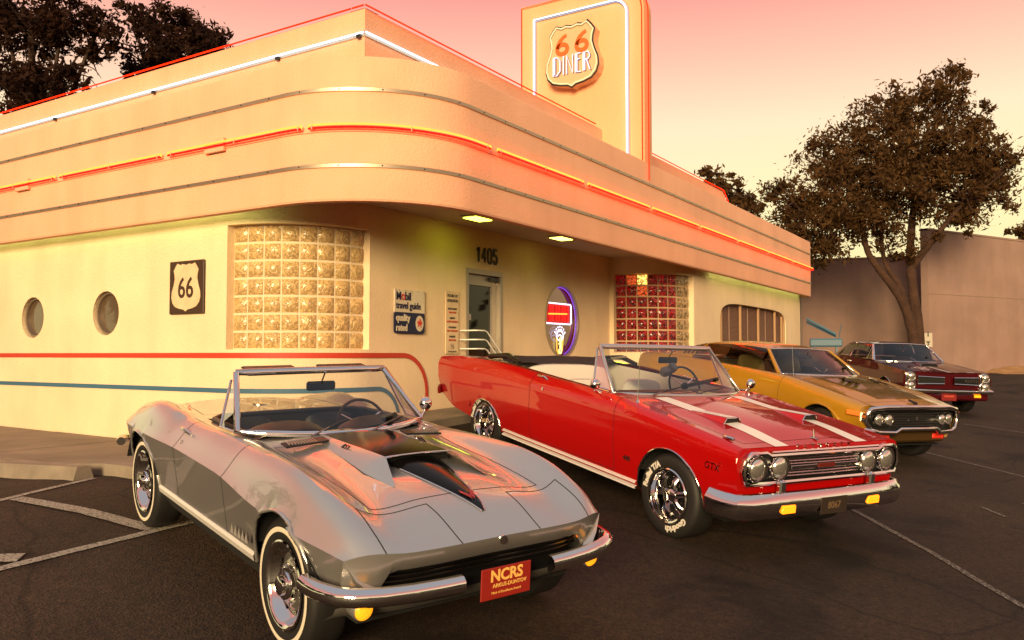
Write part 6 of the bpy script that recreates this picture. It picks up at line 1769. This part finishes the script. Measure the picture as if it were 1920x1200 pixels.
    MB().tube([(2.02, 0, .86), (2.14, 0, .825)], [.012, .02], 6).build('hood_ornament', BLACK, root)
    # greenhouse
    gmats = {'body': GOLD, 'roof': GOLD, 'rear_window': GLASS, 'side_window': GLASS}
    belt = [(-2.15, .80, 1.0), (-1.5, .80, 1.015), (0, .80, 1.01), (.10, .80, 1.01)]
    edge = [(-2.15, .70, 1.005), (-1.85, .68, 1.09), (-1.5, .655, 1.19), (-1.1, .64, 1.265), (-.6, .625, 1.30), (-.2, .615, 1.31), (.10, .605, 1.30)]
    midl = [(-2.15, .42, 1.005), (-1.85, .42, 1.12), (-1.5, .42, 1.235), (-1.1, .40, 1.315), (-.6, .38, 1.352), (-.2, .38, 1.352), (.10, .38, 1.325)]
    cen = [(-2.15, 0, 1.005), (-1.85, 0, 1.13), (-1.5, 0, 1.25), (-1.1, 0, 1.33), (-.6, 0, 1.368), (-.2, 0, 1.368), (.10, 0, 1.335)]
    go, gs, GV, GS, gnh = hardtop(root, belt, edge, midl, cen, -2.15, .10, lambda s: -1.15 - .25 * (1 - s) * -1 * 0 - .30 * (1 - s), -1.22, gmats)
    base = lambda t: (.80 - .27 * abs(t) ** 2.2, -t * .775, .995 + .015 * (1 - t * t)); top = lambda t: (.155 - .06 * t * t, -t * .615, 1.332 - .028 * t * t)
    wsd = windshield_parts(root, base, top, .016, CHROME, GLASS)
    for sd in (1, -1):
        MB().tube([(.52, sd * .80, 1.0), (.09, sd * .615, 1.30)], [.030, .026], 7).build('windshield_post', GOLD, root, smooth=60)
        MB().tube([(-.62, sd * .806, 1.01), (-.66, sd * .64, 1.285)], .008, 5).build('window_divider', BLACK, root)
        m_ = MB(); m_.add([(.10, sd * .80, 1.005), (.47, sd * .80, 1.005), (.10, sd * .612, 1.285)], [(0, 1, 2)]); m_.build('side_window', GLASS, root)
        # strobe stripes on the sail panel
        for k in range(4):
            pts = []; ns = []
            for s in np.linspace(.25, 1.25, 7): p, n = gs(-1.32 - k * .10 - .05 * (1 - s), s, sd); pts.append(p); ns.append(n)
            m_ = MB(); ribbon(m_, pts, ns, .055, .004 if sd > 0 else .004); m_.build('strobe_stripe', BLACK, go['roof'])
    rear_mirror(root, (.22, 0, 1.22), .24, .06)
    tub_(root, -1.55, .52, .78, .35, 1.0, VINYL_BLACK)
    MB().box((.55, 0, .94), (.30, 1.5, .14), bev=.05).build('dashboard', VINYL_BLACK, root); steering(root, (.20, .40, .98), .19, R(-24))
    for yc in (-.38, .38): seat(root, -.15, yc, .50, .58, VINYL_GOLD, .66)
    seat(root, -1.05, 0, .50, 1.3, VINYL_GOLD, .50, R(12), 'rear_seat')
    wiper(root, (.76, -.45, 1.0), (.60, -.02, 1.03), .01); wiper(root, (.78, .05, 1.0), (.64, .45, 1.03), .01)
    an = MB().tube([(.80, -.80, .98), (.62, -.76, 1.75)], [.0025, .001], 4).build('antenna', BLACK, root)
    common_under(root, 3.9, 1.5)
gold_car()

# ---------------------------------------------------------------- maroon hardtop
MAROON = paint('maroon_paint', (.050, .002, .0045), 0., .35, spec=.1)
def maroon_car():
    root = thing('hardtop_car', 'dark maroon two-door hardtop with stacked headlights, farthest of the four cars', 'car', pose(21.121, 2.889, -1.107, R(-146.78), .0304, .0585))
    XN, XT = 2.24, -2.90
    ln = [([(XT, .72, .42), (-2.2, .76, .30), (1.9, .76, .28), (XN, .72, .36)], True, 2),
          ([(XT, .82, .46), (-2.2, .87, .36), (-1, .89, .31), (1, .89, .31), (1.9, .88, .36), (XN, .86, .44)], True, 6),
          ([(XT, .87, .64), (-2.2, .925, .62), (1, .93, .62), (1.9, .925, .62), (XN, .905, .62)], False, 5),
          ([(XT, .87, .84), (-2.2, .92, .86), (-1, .925, .86), (1, .925, .84), (1.9, .92, .82), (XN, .90, .80)], True, 5),
          ([(XT, .82, .92), (-2.2, .86, .975), (-1.4, .87, 1.005), (-.3, .875, 1.0), (.9, .87, .965), (1.6, .865, .92), (XN, .86, .875)], True, 4),
          ([(XT, .74, .925), (-2.2, .78, .98), (-.3, .80, 1.0), (.9, .79, .965), (1.6, .76, .918), (XN, .72, .872)], False, 5),
          ([(XT, .40, .93), (-2.2, .4, .975), (-.3, .4, .99), (.9, .42, .98), (1.6, .40, .932), (XN, .36, .86)], False, 5),
          ([(XT, 0, .93), (-2.2, 0, .975), (-.3, 0, .99), (.9, 0, .992), (1.6, 0, .952), (XN, 0, .875)], False, 5)]
    WX, WZ, AR = 1.46, .335, .36
    xs = np.unique(np.concatenate([np.linspace(XT, XN, 110), [-1.45, .50, .75, 2.12, -.6]]))
    def part(x, s, y, z, side):
        lr = '|L' if side > 0 else '|R'
        if -1.45 < x < .50 and s > 5.05: return None
        if .75 < x < 2.12 and s > 5.0: return 'hood'
        if -.6 < x < .75 and 1.2 < s < 4.6: return 'door' + lr
        return 'body'
    def bend(V):
        V = V.copy(); yy = np.abs(V[..., 1]); x = V[..., 0].copy()
        V[..., 0] = x + .09 * np.clip(1 - yy / .5, 0, 1) * sm((x - 1.7) / .5); return V
    ob, surf, V, S, nh = loft_body(ln, xs, [(WX, WZ, AR, 2.6), (-WX, WZ, AR, 2.0)], part, {'body': MAROON}, root, bend, sharp=24)
    mb = MB(); end_cap(mb, V, len(V) - 1, flip=True); mb.build('front_panel', MAROON, root); mb = MB(); end_cap(mb, V, 0); mb.build('tail_panel', MAROON, root)
    X = XN + .012
    for sd in (1, -1):
        # lamp stack in a bright surround
        MB().prism(rrect(.21, .39, .09), (X - .03, sd * .765, .682), (0, 1, 0), (0, 0, 1), .045).build('lamp_surround', CHROME, root, smooth=40)
        for z in (.775, .590): lamp(root, (X + .045, sd * .765, z), .075, .016, .05)
        # grille half, set back with a bright frame
        gx_ = lambda y: X + .015 + .055 * (1 - abs(y) / .62)
        q = [(.10, .64), (.625, .625), (.625, .775), (.10, .765)]
        q = [(sd * a, b) for a, b in q]
        if sd < 0: q = q[::-1]
        MB().add([(gx_(a) + .004, a, b) for a, b in q], [(0, 1, 2, 3)]).build('grille_back', BLACK, root)
        MB().tube([(gx_(a) + .02, a, b) for a, b in q], .011, 6, closed=True).build('grille_frame', CHROME, root)
        for z in (.67, .70, .73): MB().tube([(gx_(a) + .012, sd * a, z) for a in (.12, .61)], .004, 4).build('grille_bar', gm_, root)
        MB().box((X + .06, sd * .60, .40), (.03, .14, .055), bev=.01).build('turn_signal', ORANGE, root)
        for ax in (WX, -WX): wheel(root, ax, .78 * sd, WZ, 'redline', sd); wheel_well(root, ax, WZ, AR + .012, sd, .5, .90)
        fender_lip(surf, V, S, nh, WX, WZ, AR, sd, CHROME, root, r_=.009, a0=-3, a1=183); fender_lip(surf, V, S, nh, -WX, WZ, AR, sd, CHROME, root, r_=.009, a0=-3, a1=183)
        G = [[(x, sd * .89, .31), (x, sd * .91, .315), (x, sd * .91, .35), (x, sd * .89, .355)] for x in np.linspace(-1.05, 1.05, 6)]; MB().grid(G, flip=sd > 0).build('rocker_trim', CHROME, root)
        p, n = surf(-.42, 3.4, sd); MB().box(p + n * .012, (.16, .02, .025), bev=.006).build('handle', CHROME, ob['door|L' if sd > 0 else 'door|R'])
    path = mirror_path([(1.95, -.935), (2.16, -.94), (2.27, -.90), (2.31, -.75), (2.335, -.4), (2.36, 0)])
    box_bumper(root, path, .445, .535, .05)
    box_bumper(root, mirror_path([(-2.6, .93), (-2.85, .92), (-2.95, .8), (-2.98, .4), (-2.99, 0)]), .42, .54, .05)
    MB().box((2.24, 0, .37), (.14, 1.68, .13), bev=.03).build('lower_valance', MAROON, root)
    pt = MB().box((2.335, -.0, .375), (.008, .31, .155)).build('licence_plate', pmat('plate_red2', (.18, .008, .008), .45), root); MB().box((2.341, 0, .39), (.003, .20, .04)).build('plate_lettering', pmat('plate_red3', (.42, .05, .03), .5), pt)
    mb = MB(); put_text(mb, 'GTO', .085, (gx2(.42) + .03, .46, .70), (0, 1, 0), (0, 0, 1), bold=.003, depth=.003, xs=1.3); mb.build('grille_badge', CHROME, root)
    # hood scoop
    G = [[(x, y, surf(x, 6.5, 1)[0].z - .004 + h) for y, h in ((.20, 0), (.15, .05 * t), (-.15, .05 * t), (-.20, 0))] for x, t in ((.95, 0), (1.1, .7), (1.35, 1.0), (1.5, 1.0))]
    sc = MB().grid(G).build('hood_scoop', MAROON, ob['hood'], smooth=30); r_ = [Vector(p) for p in G[-1]]; MB().add([p + Vector((.002, 0, 0)) for p in r_], [(0, 1, 2, 3)]).build('scoop_mouth', BLACK, sc); MB().tube(r_, .006, 5).build('scoop_trim', CHROME, sc)
    gmats = {'body': MAROON, 'roof': MAROON, 'rear_window': GLASS, 'side_window': GLASS}
    belt = [(-1.75, .79, 1.0), (0, .79, 1.005), (.17, .79, 1.005)]
    edge = [(-1.75, .70, 1.0), (-1.5, .66, 1.13), (-1.2, .63, 1.27), (-.9, .62, 1.33), (-.3, .615, 1.345), (.17, .605, 1.335)]
    midl = [(-1.75, .4, 1.0), (-1.5, .4, 1.15), (-1.2, .4, 1.30), (-.9, .39, 1.37), (-.3, .39, 1.385), (.17, .38, 1.362)]
    cen = [(-1.75, 0, 1.0), (-1.5, 0, 1.155), (-1.2, 0, 1.305), (-.9, 0, 1.38), (-.3, 0, 1.395), (.17, 0, 1.372)]
    go, gs, GV, GS, gnh = hardtop(root, belt, edge, midl, cen, -1.75, .17, lambda s: -1.0 - .35 * (1 - s), -1.10, gmats, 36)
    base = lambda t: (.86 - .24 * abs(t) ** 2.2, -t * .77, .985 + .01 * (1 - t * t)); top = lambda t: (.235 - .05 * t * t, -t * .615, 1.368 - .024 * t * t)
    wsd = windshield_parts(root, base, top, .016, CHROME, GLASS)
    for sd in (1, -1):
        MB().tube([(.60, sd * .79, .99), (.17, sd * .615, 1.335)], [.026, .022], 7).build('windshield_post', CHROME, root, smooth=60)
        MB().tube([(.17, sd * .618, 1.34), (-.6, sd * .632, 1.345), (-1.0, sd * .64, 1.30), (-1.34, sd * .80, 1.01), (.60, sd * .80, 1.008)], .010, 5).build('window_trim', CHROME, root, smooth=60)
        MB().tube([(-.62, sd * .795, 1.01), (-.66, sd * .63, 1.33)], .010, 5).build('window_divider', CHROME, root)
        m_ = MB(); m_.add([(.17, sd * .79, 1.0), (.55, sd * .79, 1.0), (.17, sd * .612, 1.32)], [(0, 1, 2)]); m_.build('side_window', GLASS, root)
        MB().tube([(.30, sd * .795, 1.01), (.20, sd * .62, 1.33)], .008, 5).build('vent_divider', CHROME, root)
    tub_(root, -1.45, .50, .78, .35, 1.0, VINYL_BLACK)
    MB().box((.60, 0, .93), (.25, 1.5, .13), bev=.05).build('dashboard', VINYL_BLACK, root); steering(root, (.26, .38, .97), .19, R(-24))
    for yc in (-.36, .36): seat(root, -.1, yc, .50, .56, pmat('maroon_vinyl', (.06, .012, .012), .5), .55)
    rear_mirror(root, (.28, 0, 1.27), .24, .05)
    wiper(root, (.84, -.5, .985), (.66, -.05, 1.02), .01); wiper(root, (.86, .0, .985), (.70, .42, 1.02), .01)
    common_under(root, 3.9, 1.4)
gm_ = pmat('grille_dark', (.03, .03, .03), .4, .5)
gx2 = lambda y: 2.24 + .012 + .015 + .055 * (1 - abs(y) / .62)
maroon_car()
